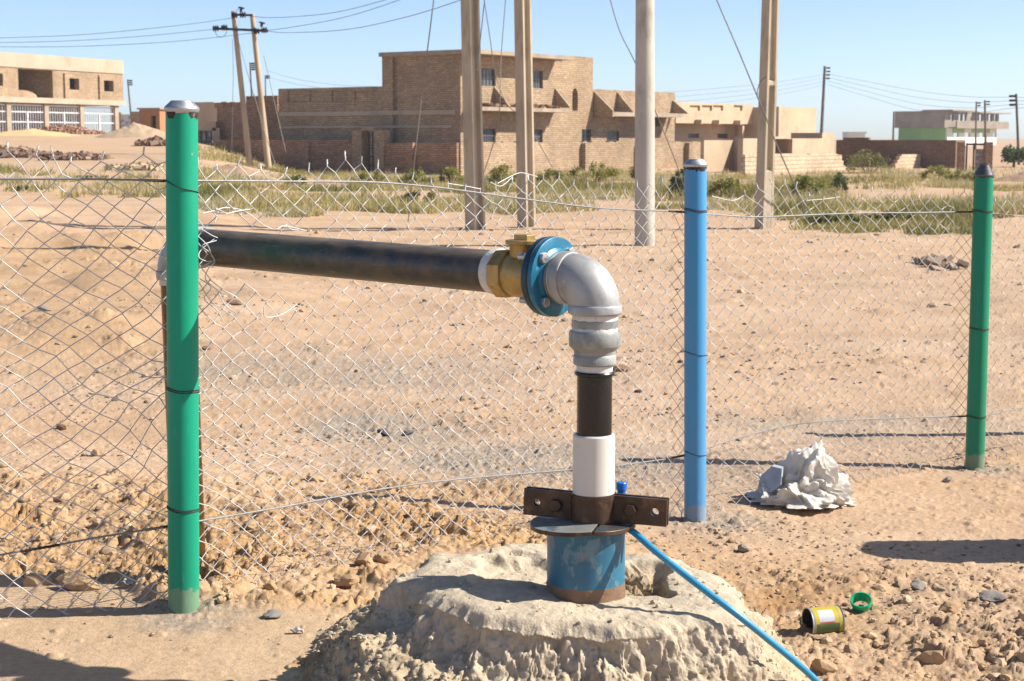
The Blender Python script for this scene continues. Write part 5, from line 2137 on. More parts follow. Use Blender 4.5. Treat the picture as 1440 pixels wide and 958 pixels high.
# rooms behind the openings
mb.wall(big[0] - 1, big[1] + .6, zf_r + .3, zb_r, 3.2, 3.4, [(big[0] + .9, big[0] + 2.6, zf_r + .3, big[3] - .8), (big[0] + 3.8, big[0] + 5.4, zf_r + .3, big[3] - .8)])
mb.box((big[1] + .25, .303, zf_r + .3), (big[1] + .55, 3.19, zb_r))
mb.box((big[0] - .8, .303, zf_r + .3), (big[0] - .5, 3.19, zb_r))
mb.build("wall", M['brick'], lb, smooth=False)
mb = MB()
mb.box((xl, -.06, zb_r + .003), (.06, .35, zt_r))
mb.box((-.3, .353, zb_r + .003), (.04, 9.3, zt_r))
mb.box((xl, .353, zb_r + .003), (-.303, 9.3, zb_r + .25))
mb.build("roof", M['beam'], lb, smooth=False)
mb = MB()
mb.box((xl, -.15, zf_r - .1), (.1, 9.3, zf_r + .297))
mb.build("floor_slab", M['beam'], lb, smooth=False)
for h in wn[:2]:
    mb = MB()
    a, b_, c, d_ = h
    mb.wall(a - .55, b_ + .4, c - 1.0, d_ + .35, -.14, -.003, [(a, b_, c, d_)])
    f = mb.build("window_frame", M['brick'], lb, smooth=False)
for px in (-24, 14, 67, 117, 165.5):
    mb = MB()
    x = HL.front(px, 165)[0]
    mb.box((x - .25, .05, zgl), (x + .25, .5, zf_r - .103))
    mb.build("column", M['concrete'], lb, smooth=False)
mb = MB()
mb.box((xl, 4.2, zgl), (-.1, 4.45, zf_r - .103))
mb.build("inner_wall", pbr("grey_inner_wall", (.34, .34, .34), .8, 0, .15, .5), lb, smooth=False)
xs = [HL.front(px, 165)[0] for px in (-24, 14, 67, 117, 165.5)]
for k in range(4):
    a, b_ = xs[k] + .27, xs[k + 1] - .27
    mb = MB()
    n = max(6, int((b_ - a) / .27))
    zc_ = zf_r - .25
    for i in range(n + 1):
        x = a + (b_ - a - .04) * i / n
        mb.box((x, .18, zgl), (x + .035, .23, zc_))
    for z in (zgl + .35, zgl + 1.35, zc_ - .55, zc_ - .06):
        mb.box((a, .162, z), (b_, .177, z + .09))
    mb.box(((a + b_) / 2 - .08, .10, zgl), ((a + b_) / 2 + .08, .158, zc_ - .5))
    mb.build("barred_screen", M['white_bars'], lb, smooth=False)
mb = MB()
xm = (big[0] + big[1]) / 2
for k in range(1):
    V0, F0 = ICO3
np_mesh("rubble_pile", V0 * np.array([1.6, .9, .55]) + np.array([xm - .6, .95, zf_r + .3]), F0, M['earth_heap'], lb, smooth=True)

# wall and huts between the left building and the big post
H9 = Frame(P(213, 184, 140), AL)
pw = H9.root("panel_wall", "brick wall with a blue and white painted door, beside the unfinished building", "wall")
a0 = P(166, 180, 140)
Mr = Matrix.Rotation(-AL, 4, 'Z')
xg = lambda px: P(px, 170, 140).x - H9.c.x
mb = MB()
mb.box((xg(167), 0, 1.0), (xg(170), .3, P(0, 158, 140).z), Mr)
mb.box((xg(184), 0, 1.0), (xg(212), .3, P(0, 157, 140).z), Mr)
mb.build("wall", M['brick'], pw, smooth=False)
mb = MB()
mb.box((xg(170.2), .05, 1.0), (xg(183.8), .12, P(0, 161, 140).z), Mr)
mb.build("door", M['sign_white'], pw, smooth=False)

H10 = Frame(P(225, 182, 120), math.atan2(.9, .43))
oh = H10.root("orange_hut", "small flat roofed orange plastered hut with a dark doorway", "hut")
y1, _ = H10.side(196, 165)
x1_, _ = H10.front(236, 165)
zt_ = P(225, 154, 120).z
yd = H10.side(219, 165)[0], H10.side(212, 165)[0]
mb = MB()
mb.wall(0.0, y1, 1.0, zt_, 0, .25, [(min(yd), max(yd), 1.0, P(0, 163, 120).z)], M=SW)
mb.wall(.253, x1_ + 1, 1.0, zt_, 0, .25)
mb.box((.253, y1 - .25, 1.0), (x1_ + 1, y1, zt_))
mb.box((x1_ + .75, .253, 1.0), (x1_ + 1, y1 - .253, zt_))
mb.box((.253, .253, zt_ - .3), (x1_ + .74, y1 - .253, zt_ - .15))
mb.build("wall", M['orange'], oh, smooth=False)
mb = MB()
mb.box((-.15, -.15, zt_ + .003), (x1_ + 1.1, y1 + .1, zt_ + .12))
mb.build("roof", M['concrete'], oh, smooth=False)

# houses right of the big green post
H11 = Frame(P(302, 215, 100), ANG)
th_ = H11.root("courtyard_house", "tan house with a lit side wall and dark gate, right behind the big green post", "house")
y1, _ = H11.side(272, 150)
zt_ = P(302, 143.5, 100).z
x1_, _ = H11.front(345, 150)
mb = MB()
mb.box((0, .003, -.4), (.3, y1, zt_))
mb.wall(0, x1_, -.4, zt_ - .05, -.3, 0, [])
mb.box((x1_ - .3, .003, -.4), (x1_, y1, zt_ - .3))
mb.box((.303, y1 - .3, -.4), (x1_ - .303, y1, zt_ - .2))
mb.box((.303, .003, zt_ - .6), (x1_ - .303, y1 - .303, zt_ - .4))
for px in (306, 318, 328):
    x = H11.front(px, 145)[0]
    mb.box((x, -.75, zt_ - .28), (x + .3, -.303, zt_ + .02))
mb.build("wall", M['plaster'], th_, smooth=False)
H12 = Frame(P(304, 224, 92), ANG)
mb = MB()
xg = lambda px: P(px, 200, 92).x
o_ = Vector((H11.c.x, H11.c.y, 0))
Mq = Matrix.Rotation(-ANG, 4, 'Z') @ Matrix.Translation(-o_)
zt2 = P(0, 171, 92).z
mb.box((xg(274), 92, zt2 - .5), (xg(304), 92.5, zt2), Mq)
mb.box((xg(299), 92, -.4), (xg(309), 92.6, P(0, 180, 92).z), Mq)
mb.build("gate_pier", M['plaster'], th_, smooth=False)
mb = MB()
mb.box((xg(277), 92.1, -.4), (xg(297), 92.16, P(0, 180, 92).z), Mq)
g_ = mb.build("gate", M['gate_sheet'], th_, smooth=False)
mb = MB()
for px in (276, 282, 289, 296.5):
    mb.box((xg(px), 92.03, -.4), (xg(px + 1.5), 92.097, P(0, 180, 92).z), Mq)
mb.build("frame", M['dark_metal'], g_, smooth=False)

H13 = Frame(P(391, 200, 90), ANG)
rh = H13.root("reddish_house", "windowless reddish brown brick house behind the leaning double pole", "house")
y1, _ = H13.side(305, 160)
ym, _ = H13.side(346, 140)
za, zb3 = P(391, 134.5, 90).z, P(320, 154, 97).z
mb = MB()
mb.box((0, 0, -.4), (.3, ym, za))
mb.box((.303, 0, -.4), (6, .3, za))
mb.box((.303, ym - .3, -.4), (6, ym, za))
mb.box((.0, ym + .003, -.4), (.3, y1, zb3))
mb.box((.303, y1 - .3, -.4), (5, y1, zb3))
for px in (316, 328, 340):
    y = H13.side(px, 150)[0]
    mb.box((0, y, zb3), (.3, y + .8, zb3 + .3))
mb.build("wall", M['brick_red'], rh, smooth=False)
mb = MB()
mb.box((.0, -1.9, -.4), (.3, -.003, P(391, 157, 90).z))
mb.build("annex_wall", M['orange'], rh, smooth=False)


# ---------------------------------------------------------------- heaps
def heap(name, label, cat, pxa, pxb, pyt, pyb, Y, mat, sd, peak=.5, dy=.6):
    a, b_, t_ = P(pxa, pyb, Y), P(pxb, pyb, Y), P((pxa + pxb) / 2, pyt, Y)
    w_, h_ = (b_.x - a.x) / 2, None
    cx = (a.x + b_.x) / 2
    n, m_ = 48, 96
    r = np.linspace(0, 1.25, n)
    th_ = np.linspace(0, 2 * np.pi, m_, endpoint=False)
    R, T = np.meshgrid(r, th_, indexing='ij')
    X = R * np.cos(T) * w_ + (peak - .5) * 2 * w_ * (1 - np.minimum(R, 1))
    Yy = R * np.sin(T) * w_ * dy
    g = ground_z(cx + X.ravel(), Y + Yy.ravel()).reshape(X.shape)
    g0 = gz(cx, Y)
    h_ = t_.z - g0
    prof = np.clip(1 - R, -.3, 1)
    prof = np.where(prof > 0, prof ** .92, prof * .5)
    Z = g + h_ * prof * (1 + .22 * fbm(X / w_ * 2.5, Yy / w_ * 2.5, 3, sd)) + .12 * h_ * fbm(X / w_ * 7, Yy / w_ * 7, 3, sd + 1) * np.clip(1.2 - R, 0, 1)
    i = np.arange(n * m_).reshape(n, m_)
    j = np.roll(i, -1, axis=1)
    Fq = np.stack([i[:-1], i[1:], j[1:], j[:-1]], -1).reshape(-1, 4)
    o = np_mesh(name, np.stack([X.ravel(), Yy.ravel(), Z.ravel()], 1), Fq, mat, smooth=True)
    o.location = (cx, Y, 0)
    return tag(o, label, cat)


heap("sand_heap", "wide low yellow sand heap before the barred ground floor", "sand heap", -30, 112, 181.5, 208, 104, M['sand_heap'], 201, .55)
heap("sand_heap", "conical grey tan sand heap left of the big green post", "sand heap", 134, 252, 174, 210, 100, M['sand_heap2'], 202, .47)
heap("sand_heap", "small flat sand heap with stones, just left of the big green post", "sand heap", 172, 262, 200, 213, 88, M['sand_heap2'], 203, .6)
heap("earth_heap", "reddish earth heap in front of the leaning double pole", "earth heap", 282, 400, 232, 254, 62, M['earth_heap'], 204, .42)
heap("earth_heap", "low earth hump along the track at the far right", "earth heap", 1395, 1530, 232, 262, 66, M['earth_heap'], 205, .55)


def brick_pile(name, label, cat, pxa, pxb, pyt, pyb, Y, n, mat, size=(.22, .11, .07), stand=False):
    a, b_ = P(pxa, pyb, Y), P(pxb, pyb, Y)
    w_ = b_.x - a.x
    cx = (a.x + b_.x) / 2
    root_z = gz(cx, Y)
    h_ = P(cx / Y * F + 720, pyt, Y).z - root_z
    mb = MB()
    for k in range(n):
        t = random.random()
        x = (t - .5) * w_
        hh = max(h_ * (.35 + .65 * math.sin(math.pi * t)) * (.75 + .35 * vnoise(np.array([t * 6.0]), np.array([1.0]), n)[0] * 2), .1)
        q = random.random() ** .6
        z = gz(cx + x, Y) - root_z + hh * (1 - q) * random.uniform(.6, 1.05)
        y = random.uniform(-1, 1) * (.25 + q) * max(1.0, h_ * 1.2)
        R_ = Matrix.Translation((x, y, z)) @ Matrix.Rotation(random.uniform(0, 6.3), 4, 'Z') @ Matrix.Rotation(random.uniform(-.9, .9) + (1.4 if stand else 0), 4, 'X') @ Matrix.Rotation(random.uniform(-.5, .5), 4, 'Y')
        s_ = random.uniform(.7, 1.5)
        mb.box((-size[0] * s_ / 2, -size[1] * s_ / 2, -size[2] * s_ / 2), (size[0] * s_ / 2, size[1] * s_ / 2, size[2] * s_ / 2), R_)
    o = mb.build(name, mat, smooth=False)
    o.location = (cx, Y, root_z)
    return tag(o, label, cat, kind=None)


def two_tone(name, cols):
    m, t, b = new_mat(name)
    gi = t.nodes.new("ShaderNodeNewGeometry")
    c = ramp(t, gi.outputs['Random Per Island'], [(i / (len(cols) - 1), k) for i, k in enumerate(cols)])
    t.links.new(c, b.inputs['Base Color'])
    b.inputs['Roughness'].default_value = .95
    b.inputs['Specular IOR Level'].default_value = .15
    return m


M['pile_a'] = two_tone("brick_pile_red", [(.20, .10, .065), (.34, .19, .12), (.42, .27, .18)])
M['pile_b'] = two_tone("rubble_dark", [(.07, .05, .04), (.20, .12, .08), (.33, .23, .16), (.13, .085, .06)])
brick_pile("brick_pile", "stack of loose red bricks leaning below the barred ground floor", "brick pile", 54, 144, 174, 194, 110, 1100, M['pile_a'], (.26, .13, .09), True)
brick_pile("brick_pile", "dark heap of broken bricks at the left edge beyond the fence top", "brick pile", -30, 76, 205, 233, 72, 1100, M['pile_b'], (.26, .14, .1))
brick_pile("brick_pile", "brown heap of broken bricks between the dark heap and the big post", "brick pile", 70, 148, 211, 234, 70, 620, M['pile_b'], (.26, .14, .1))
brick_pile("stone_pile", "loose yellowish stones piled left of the big green post", "stone pile", 160, 240, 230, 247, 62, 330, two_tone("yellow_stones", [(.12, .09, .06), (.36, .27, .16), (.48, .37, .22)]), (.22, .15, .12))
brick_pile("stone_pile", "small dark pile of stones on the sand heap by the big post", "stone pile", 196, 236, 190, 207, 86, 130, M['pile_b'], (.3, .2, .16))
brick_pile("stone_pile", "low scatter of dark stones on the sand at right, left of the far green post", "stone pile", 1294, 1344, 357, 372, 21.5, 26, two_tone("dark_stones", [(.16, .12, .09), (.30, .22, .16), (.25, .2, .15)]), (.13, .08, .05))['kind'] = 'stuff'


# ================================================================ POLES AND WIRES
def sect_pole(label, cx0, cx1, py0, py1, Y, wpx, rot, panels=None, ztop=11.0):
    """Tapering pole of H section. cx0 at py0 (upper), cx1 at py1 (foot)."""
    a, b_ = P(cx0, py0, Y), P(cx1, py1, Y)
    foot_z = gz(b_.x, Y)
    d = (a - b_) / (a.z - b_.z)
    root = thing("concrete_pole", label, "utility pole", (b_.x, Y, foot_z), group="concrete poles on the plain")
    w_ = wpx / F * Y / 2 / 1.25
    mb = MB()
    prof = [(-1, -1), (1, -1), (1, -.62), (.32, -.50), (.32, .50), (1, .62), (1, 1), (-1, 1), (-1, .62), (-.32, .50), (-.32, -.50), (-1, -.62)]
    full = [(-1, -1), (1, -1), (1, -.62), (.96, -.5), (.96, .5), (1, .62), (1, 1), (-1, 1), (-1, .62), (-.96, .5), (-.96, -.5), (-1, -.62)]
    n = len(prof)
    hs = [-.5]
    fl_ = [False]
    if panels:
        for h, f_ in panels:
            hs += [h - .02, h + .02]
            fl_ += [not f_, f_] if True else []
    hs.append(ztop - foot_z)
    fl_.append(fl_[-1])
    if panels:
        fl_[0] = True
        fl_[1] = True
    ca, sa = math.cos(rot), math.sin(rot)
    for h, f_ in zip(hs, fl_):
        s_ = w_ * (1.05 - .022 * h)
        c = d * h
        for (x, y) in (full if f_ else prof):
            mb.v.append((c.x + (x * ca - y * sa) * s_, c.y + (x * sa + y * ca) * s_, h))
    for i in range(len(hs) - 1):
        for k in range(n):
            q = (k + 1) % n
            mb.face((i * n + k, i * n + q, (i + 1) * n + q, (i + 1) * n + k))
    mb.face(tuple((len(hs) - 1) * n + k for k in range(n)))
    mb.build("pole_shaft", M['pole_conc'], root, smooth=False)
    mb = MB()
    top = d * (ztop - foot_z - .4)
    mb.box((top.x - .9, top.y - .05, top.z - .05), (top.x + .9, top.y + .05, top.z + .06))
    mb.build("crossarm", M['dark_metal'], root, smooth=False)
    return root


sect_pole("left pole of the close pair of grooved concrete poles before the large house", 661, 668.5, 0, 318, 30.5, 24, math.radians(-46))
sect_pole("right pole of the close pair of grooved concrete poles before the large house", 735, 740.5, 0, 314, 31.2, 22, math.radians(-46))
h4 = lambda py: P(1070, py, 30.5).z + .07
sect_pole("leaning pale concrete pole with a long recessed panel, right of the blue post", 1083.5, 1074, 0, 318, 30.5, 22, math.radians(-58), panels=[(h4(242), False), (h4(124), True), (h4(116), False)])
# round pole
a, b_ = P(907, 0, 25.6), P(906.5, 347, 25.6)
rp = thing("round_pole", "thick round grey concrete pole just left of the blue post", "utility pole", (b_.x, 25.6, gz(b_.x, 25.6)))
mb = MB()
rr = 28.5 / F * 25.6 / 2
mb.lathe([(-.5, rr), (2, rr * .965), (4.2, rr * .89), (9.5, rr * .74)], (0, 0, 0), ((a.x - b_.x) / (a.z - b_.z), 0, 1), 36)
mb.build("pole_shaft", M['pole_round'], rp)
mb = MB()
mb.box((-.8, -.05, 9.1), (.8, .05, 9.25))
mb.build("crossarm", M['dark_metal'], rp, smooth=False)


def wire(label, pts, r=.012, mat='cable', name="power_line", group=None, cat="wire"):
    w_ = [P(*p) for p in pts]
    mb = MB()
    mb.tube(spline(w_, 10), r, 5)
    return tag(mb.build(name, M[mat]), label, cat, group)


# leaning double timber pole
YD = 75
bz = gz(P(351, 236, YD).x, YD)
dp = thing("double_pole", "leaning double timber pole with crossarm and dark insulators", "utility pole", (P(364, 236, YD).x, YD, bz))


def dpart(mb, name, mat, parent=None, **k):
    l = Vector(dp.location)
    mb.v = [tuple(Vector(p) - l) for p in mb.v]
    return mb.build(name, M[mat], parent or dp, **k)


for t_, f_ in (((328, 16), (352, 240)), ((354.5, 20), (378, 240))):
    a, b_ = P(*t_, YD), P(*f_, YD)
    mb = MB()
    mb.tube([b_ + (b_ - a) * .06, b_, a.lerp(b_, .5), a], [.15, .145, .125, .105], 14)
    dpart(mb, "pole_shaft", 'pole_wood')
mb = MB()
a, b_ = P(301, 40.5, YD), P(378, 44, YD)
mb.tube([a + Vector((0, -.2, 0)), b_ + Vector((0, -.2, 0))], .055, 8)
arm = dpart(mb, "crossarm", 'dark_metal')
mb = MB()
mb.tube([P(327, 21, YD) + Vector((0, -.15, 0)), P(356, 22, YD) + Vector((0, -.15, 0))], .05, 8)
dpart(mb, "crossarm", 'dark_metal')
for px, py, ang in ((305, 40.5, 0), (317, 39.5, 0), (331, 22.5, 0), (343, 21.5, 0), (362, 44.5, 0), (373, 43, 0), (340, 14, 1), (369, 35, 1)):
    c = P(px, py, YD) + Vector((0, -.2, 0))
    mb = MB()
    if ang == 0:
        mb.lathe([(-.16, .03), (-.13, .13), (-.10, .13), (-.08, .05), (-.04, .14), (0, .14), (.02, .05), (.06, .13), (.1, .13), (.13, .03)], c, (1, 0, .05), 12)
    else:
        mb.lathe([(-.12, .02), (-.10, .06), (.02, .06), (.06, .15), (.10, .15), (.12, .03)], c, (.2, 0, 1), 12)
    dpart(mb, "insulator", 'insul')
mb = MB()
mb.tube(spline([P(302, 44, YD), P(306, 51, YD), P(311, 52.5, YD), P(317, 49, YD), P(319, 43, YD)], 6), .012, 5)
mb.tube(spline([P(331, 18, YD), P(336, 12, YD), P(342, 12, YD)], 6), .012, 5)
dpart(mb, "jumper_loop", 'cable')

wire("topmost of the three wires running left from the double pole", [(330, 25, 75), (250, 36, 74), (120, 48.5, 73), (0, 53.5, 72), (-160, 58, 71)])
wire("middle of the three wires running left from the double pole", [(304, 41, 75), (200, 51, 74), (100, 57.5, 73), (0, 60, 72), (-160, 62, 71)])
wire("lowest of the three wires running left from the double pole", [(360, 46, 75), (250, 58, 74), (120, 65, 73), (0, 66, 72), (-160, 64, 71)])
wire("topmost of the three wires running right from the double pole", [(345, 22, 75), (380, 25, 74), (430, 22.5, 70), (480, 16, 65), (542, 0, 58), (640, -30, 50)])
wire("middle of the three wires running right from the double pole", [(362, 43.5, 75), (400, 40, 73), (480, 25.5, 65), (562, 0, 57), (650, -34, 50)])
wire("lowest of the three wires running right from the double pole", [(374, 43, 75), (400, 46, 73), (480, 42.5, 64), (560, 27, 56), (648, 0, 48), (760, -48, 40)])
wire("vertical stay wire hanging left of the double pole", [(327, 55, 74.5), (328, 102, 74.5), (326.5, 180, 74.5), (325.5, 232, 74.5)], .012, 'cable', "stay_wire")
wire("thin stay wire between the two shafts of the double pole", [(336, 60, 74.3), (345, 92, 74.3), (357, 135, 74.3), (372, 185, 74.3)], .012, 'cable', "stay_wire")
wire("outermost stay wire right of the double pole", [(371, 78, 74.3), (385, 140, 74.3), (402, 214, 74.3)], .014, 'cable_pale', "stay_wire")
wire("stay wire crossing behind the foot of the double pole", [(357, 132, 74.2), (372, 185, 74.2), (390, 240, 74.2)], .014, 'cable_pale', "stay_wire")
wire("slanting stay wire reaching the sand left of the paired poles", [(614, -30, 31), (610, 0, 31), (595, 120, 31.3), (583, 225, 31.6), (574, 312, 32)], .012, 'cable_pale', "stay_wire")
wire("pale cable hanging along the left pole of the pair", [(683, -20, 30.2), (681, 5, 30.2), (675, 60, 30.2), (671, 100, 30.2)], .010, 'cable', "stay_wire")
wire("slack cable looping down between the paired poles", [(678, -20, 30.6), (681, 0, 30.6), (690, 60, 30.6), (697, 105, 30.6), (712, 145, 30.8), (735, 168, 31.5), (757, 200, 32), (777, 236, 32.5)], .009, 'cable_pale', "stay_wire")
wire("straight slack cable ending in the bushes between the paired poles", [(713, -20, 31), (711, 0, 31), (704.5, 85, 31), (703, 145, 31), (697, 190, 31.3), (680, 244, 31.8)], .009, 'cable_pale', "stay_wire")
wire("stay wire slanting behind the round pole down to the bushes", [(850, -25, 25.9), (858, 0, 25.9), (872, 45, 25.9), (894, 90, 26), (921, 155, 26.5), (948, 222, 28), (962, 262, 30)], .009, 'cable', "stay_wire")
wire("dark stay wire crossing the leaning panelled pole", [(1000, -22, 29.4), (1008, 0, 29.4), (1040, 75, 29.4), (1070, 148, 29.5), (1095, 210, 30), (1120, 268, 30.5), (1147, 342, 31)], .013, 'cable', "stay_wire")
wire("short wire curving off the side of the leaning panelled pole", [(1077, 108, 29.9), (1069, 116, 29.9), (1065, 130, 29.9), (1068, 143, 29.9)], .008, 'cable', "stay_wire")


# far poles
def far_pole(label, tx, ty, bx_, by_, Y, w_, arms=3, side_=1):
    a, b_ = P(tx, ty, Y), P(bx_, by_, Y)
    root = thing("timber_pole", label, "utility pole", (b_.x, Y, b_.z), group="thin far poles")
    d = a - b_
    r = w_ / F * Y / 2
    mb = MB()
    mb.tube([-d * .25, d * 0, d], [r * 1.1, r, r * .8], 10)
    mb.build("pole_shaft", M['pole_far'], root)
    if arms:
        mb = MB()
        for k in range(arms):
            c = d * (.96 - .05 * k) if d.length > 5 else d * (.95 - .06 * k)
            mb.box((c.x + (r if side_ > 0 else -r - .35), c.y - .04, c.z), (c.x + (r + .35 if side_ > 0 else -r), c.y + .04, c.z + .14))
        mb.build("insulator", M['insul'], root, smooth=False)
    return root


far_pole("tall dark far pole right of the blank plastered block", 1160, 93, 1155, 190, 150, 4.6, 4, 1)
far_pole("short far pole at the left end of the lime green building", 1257, 157, 1256, 196, 240, 3, 0)
far_pole("left one of two far poles before the lime green building", 1373, 143, 1372, 204, 170, 2.6, 2, 1)
far_pole("right one of two far poles before the lime green building", 1385, 141, 1386, 204, 165, 3.4, 2, 1)
far_pole("pole beside the small tree at the right edge", 1429, 132, 1433, 233, 100, 4.0, 3, -1)
far_pole("crooked far pole beside the unfinished building", 179.5, 112, 184, 160, 165, 2.6, 3, 1)
far_pole("distant pole seen between the shafts of the double pole", 351.5, 88, 354, 136, 150, 2.6, 4, 1)
far_pole("slender far pole just right of the double pole", 373, 106, 374, 150, 150, 2.0, 2, 1)
for k, (nm) in enumerate(("highest", "second", "third", "lowest")):
    y0 = 104 + 5 * k
    wire(nm + " of the wires sagging left from the tall far pole", [(1157, y0 + 1, 150), (1090, y0 + 12 + k, 140), (1000, y0 + 21 + 2 * k, 128), (920, y0 + 26 + 2 * k, 118), (840, y0 + 22, 108)], .012)
    wire(nm + " of the wires sagging right from the tall far pole", [(1164, y0, 150), (1220, y0 + 11 + 2 * k, 140), (1290, y0 + 24 + 4 * k, 130), (1360, y0 + 32 + 3 * k, 120), (1430, y0 + 33, 101), (1520, y0 + 36, 92)], .011)
wire("upper faint wire right of the double pole's far pole", [(374, 99, 150), (420, 112, 150), (480, 120, 148), (540, 122, 146)], .011)
wire("lower faint wire right of the double pole's far pole", [(374, 108, 150), (420, 119, 150), (480, 127, 148), (520, 128, 146)], .011)


# ================================================================ PLANTS
def grass_field():
    n = 120000
    px, py = RNG.uniform(-40, 1480, n), RNG.uniform(236, 337, n)
    v = 479 - py
    sl_ = -(v * CP - F * SP) / (F * CP + v * SP)
    y = 1.68 / sl_
    x = (px - 720) / F * (y * CP + 1.66 * SP)
    pn = fbm(x * .22, y * .12, 4, 301)
    pn2 = fbm(x * .7, y * .5, 3, 302)
    edge = 300 + 10 * vnoise(px * .012, px * 0, 303) * 2
    edge = np.where(px > 1000, 318 + 10 * vnoise(px * .02, px * 0, 304), edge)
    edge = np.where((px > 1120) & (px < 1370), 330 + 8 * vnoise(px * .03, px * 0, 305), edge)
    edge = np.where(px < 275, 281 + 10 * vnoise(px * .03, px * 0, 306), edge)
    dens = np.clip(.36 + 1.5 * pn + 1.5 * pn2, 0, 1) * np.where(py < 246, .5, 1)
    dens = np.where(px < 275, np.clip(-.32 + 2.4 * pn2 + 1.0 * pn, 0, .8) * (py > 259), dens)
    dens = np.where((px > 1185) & (px < 1310) & (py > 252) & (py < 292), dens * .15, dens)
    dens = np.where((px > 1395) & (py > 240) & (py < 300), dens * .25, dens)
    keep = (py < edge) & (RNG.uniform(0, 1, n) < dens)
    x, y, px, py, pn2 = x[keep], y[keep], px[keep], py[keep], pn2[keep]
    n = len(x)
    z = ground_z(x, y)
    # keep the tufts in number the picture can use: larger clumps farther off
    h = (.09 + .20 * RNG.uniform(0, 1, n) ** 2) * (.7 + np.clip(pn2 + .3, 0, 1)) * np.where(py > 300, .8, 1)
    B = 7
    X = np.repeat(x, B) + RNG.normal(0, .09, n * B)
    Y_ = np.repeat(y, B) + RNG.normal(0, .09, n * B)
    Z = np.repeat(z, B)
    H = np.repeat(h, B) * RNG.uniform(.55, 1.15, n * B)
    az = RNG.uniform(0, 2 * np.pi, n * B)
    w_ = .012 + .013 * RNG.uniform(0, 1, n * B)
    lean = RNG.normal(0, .38, (n * B, 2)) * H[:, None]
    V = np.zeros((n * B, 3, 3))
    V[:, 0] = np.stack([X - np.cos(az) * w_, Y_ - np.sin(az) * w_, Z - .03], 1)
    V[:, 1] = np.stack([X + np.cos(az) * w_, Y_ + np.sin(az) * w_, Z - .03], 1)
    V[:, 2] = np.stack([X + lean[:, 0], Y_ + lean[:, 1], Z + H], 1)
    o = np_mesh("scrub_grass", V.reshape(-1, 3), np.arange(n * B * 3).reshape(-1, 3), M['grass'])
    base_t = np.clip(.52 + 1.3 * fbm(x * .35, y * .2, 3, 307) + RNG.normal(0, .08, n), 0, 1)
    base_t = np.where((px > 1120) & (px < 1370) & (py > 296), base_t * .45, base_t)
    tn = np.clip(np.repeat(base_t, B * 3) + np.repeat(RNG.normal(0, .07, n * B), 3), 0, 1)
    at = o.data.attributes.new("tone", 'FLOAT', 'POINT')
    at.data.foreach_set("value", tn.astype(np.float32))
    tag(o, "dry yellow green scrub grass across the plain", "grass", kind="stuff")


grass_field()


def shrub(label, pxc, pyb, pyt, wpx, Y, mat, n=900, name="shrub", cat="shrub", group="shrubs on the plain", trunk=False, leaf=None, airy=.0):
    b_ = P(pxc, pyb, Y)
    z0 = gz(b_.x, Y)
    h = P(pxc, pyt, Y).z - z0
    w_ = wpx / F * Y / 2
    root = thing(name, label, cat, (b_.x, Y, z0), group=group)
    rs = np.random.default_rng(int(pxc * 7 + pyb))
    nc = 16
    z_lo = .45 if trunk else .12
    cc = np.stack([rs.uniform(-.75, .75, nc) * w_, rs.uniform(-.7, .7, nc) * w_ * .8, 0 * rs.uniform(0, 1, nc)], 1)
    edge = np.clip(1 - (cc[:, 0] / w_) ** 2, .15, 1)
    cc[:, 2] = h * (z_lo + (edge * rs.uniform(.45, 1.0, nc) - z_lo).clip(0, 1) * .86)
    cr = rs.uniform(.16, .32, nc) * min(w_ * 1.1, h)
    k = rs.integers(0, nc, n)
    dirs = rs.normal(size=(n, 3))
    dirs /= np.linalg.norm(dirs, axis=1, keepdims=True)
    C_ = cc[k] + dirs * (cr[k] * rs.uniform(.2, 1.15, n))[:, None]
    C_[:, 2] = np.abs(C_[:, 2])
    L = (leaf or .045 * max(1, h)) * rs.uniform(.6, 1.5, n)
    a = rs.normal(size=(n, 3))
    a[:, 2] += .5
    a /= np.linalg.norm(a, axis=1, keepdims=True)
    b2 = np.cross(a, rs.normal(size=(n, 3)))
    b2 /= np.linalg.norm(b2, axis=1, keepdims=True)
    V = np.stack([C_ - a * L[:, None], C_ + b2 * (L * .42)[:, None], C_ + a * L[:, None], C_ - b2 * (L * .42)[:, None]], 1)
    o = np_mesh("foliage", V.reshape(-1, 3), np.arange(n * 4).reshape(-1, 4), M[mat], root)
    at = o.data.attributes.new("tone", 'FLOAT', 'POINT')
    tn = np.clip(rs.uniform(.25, 1, nc)[k] + rs.normal(0, .15, n), 0, 1)
    at.data.foreach_set("value", np.repeat(tn, 4).astype(np.float32))
    mb = MB()
    if trunk:
        mb.tube([(0, 0, -.1), (.04 * w_, 0, h * .3), (-.02, .02, h * .6)], [.09, .07, .04], 8)
        for i in range(5):
            c = cc[i]
            mb.tube([(.03 * w_, 0, h * .3), (c[0] * .5, c[1] * .5, (h * .3 + c[2]) / 2 + .1), tuple(c)], [.05, .035, .015], 6)
    else:
        for i in range(10):
            c = cc[i]
            mb.tube([(c[0] * .15, c[1] * .15, -.05), (c[0] * .6, c[1] * .6, c[2] * .55), tuple(c)], [.018, .013, .006], 5)
    mb.build("trunk" if trunk else "stems", M['bark'], root)
    return root


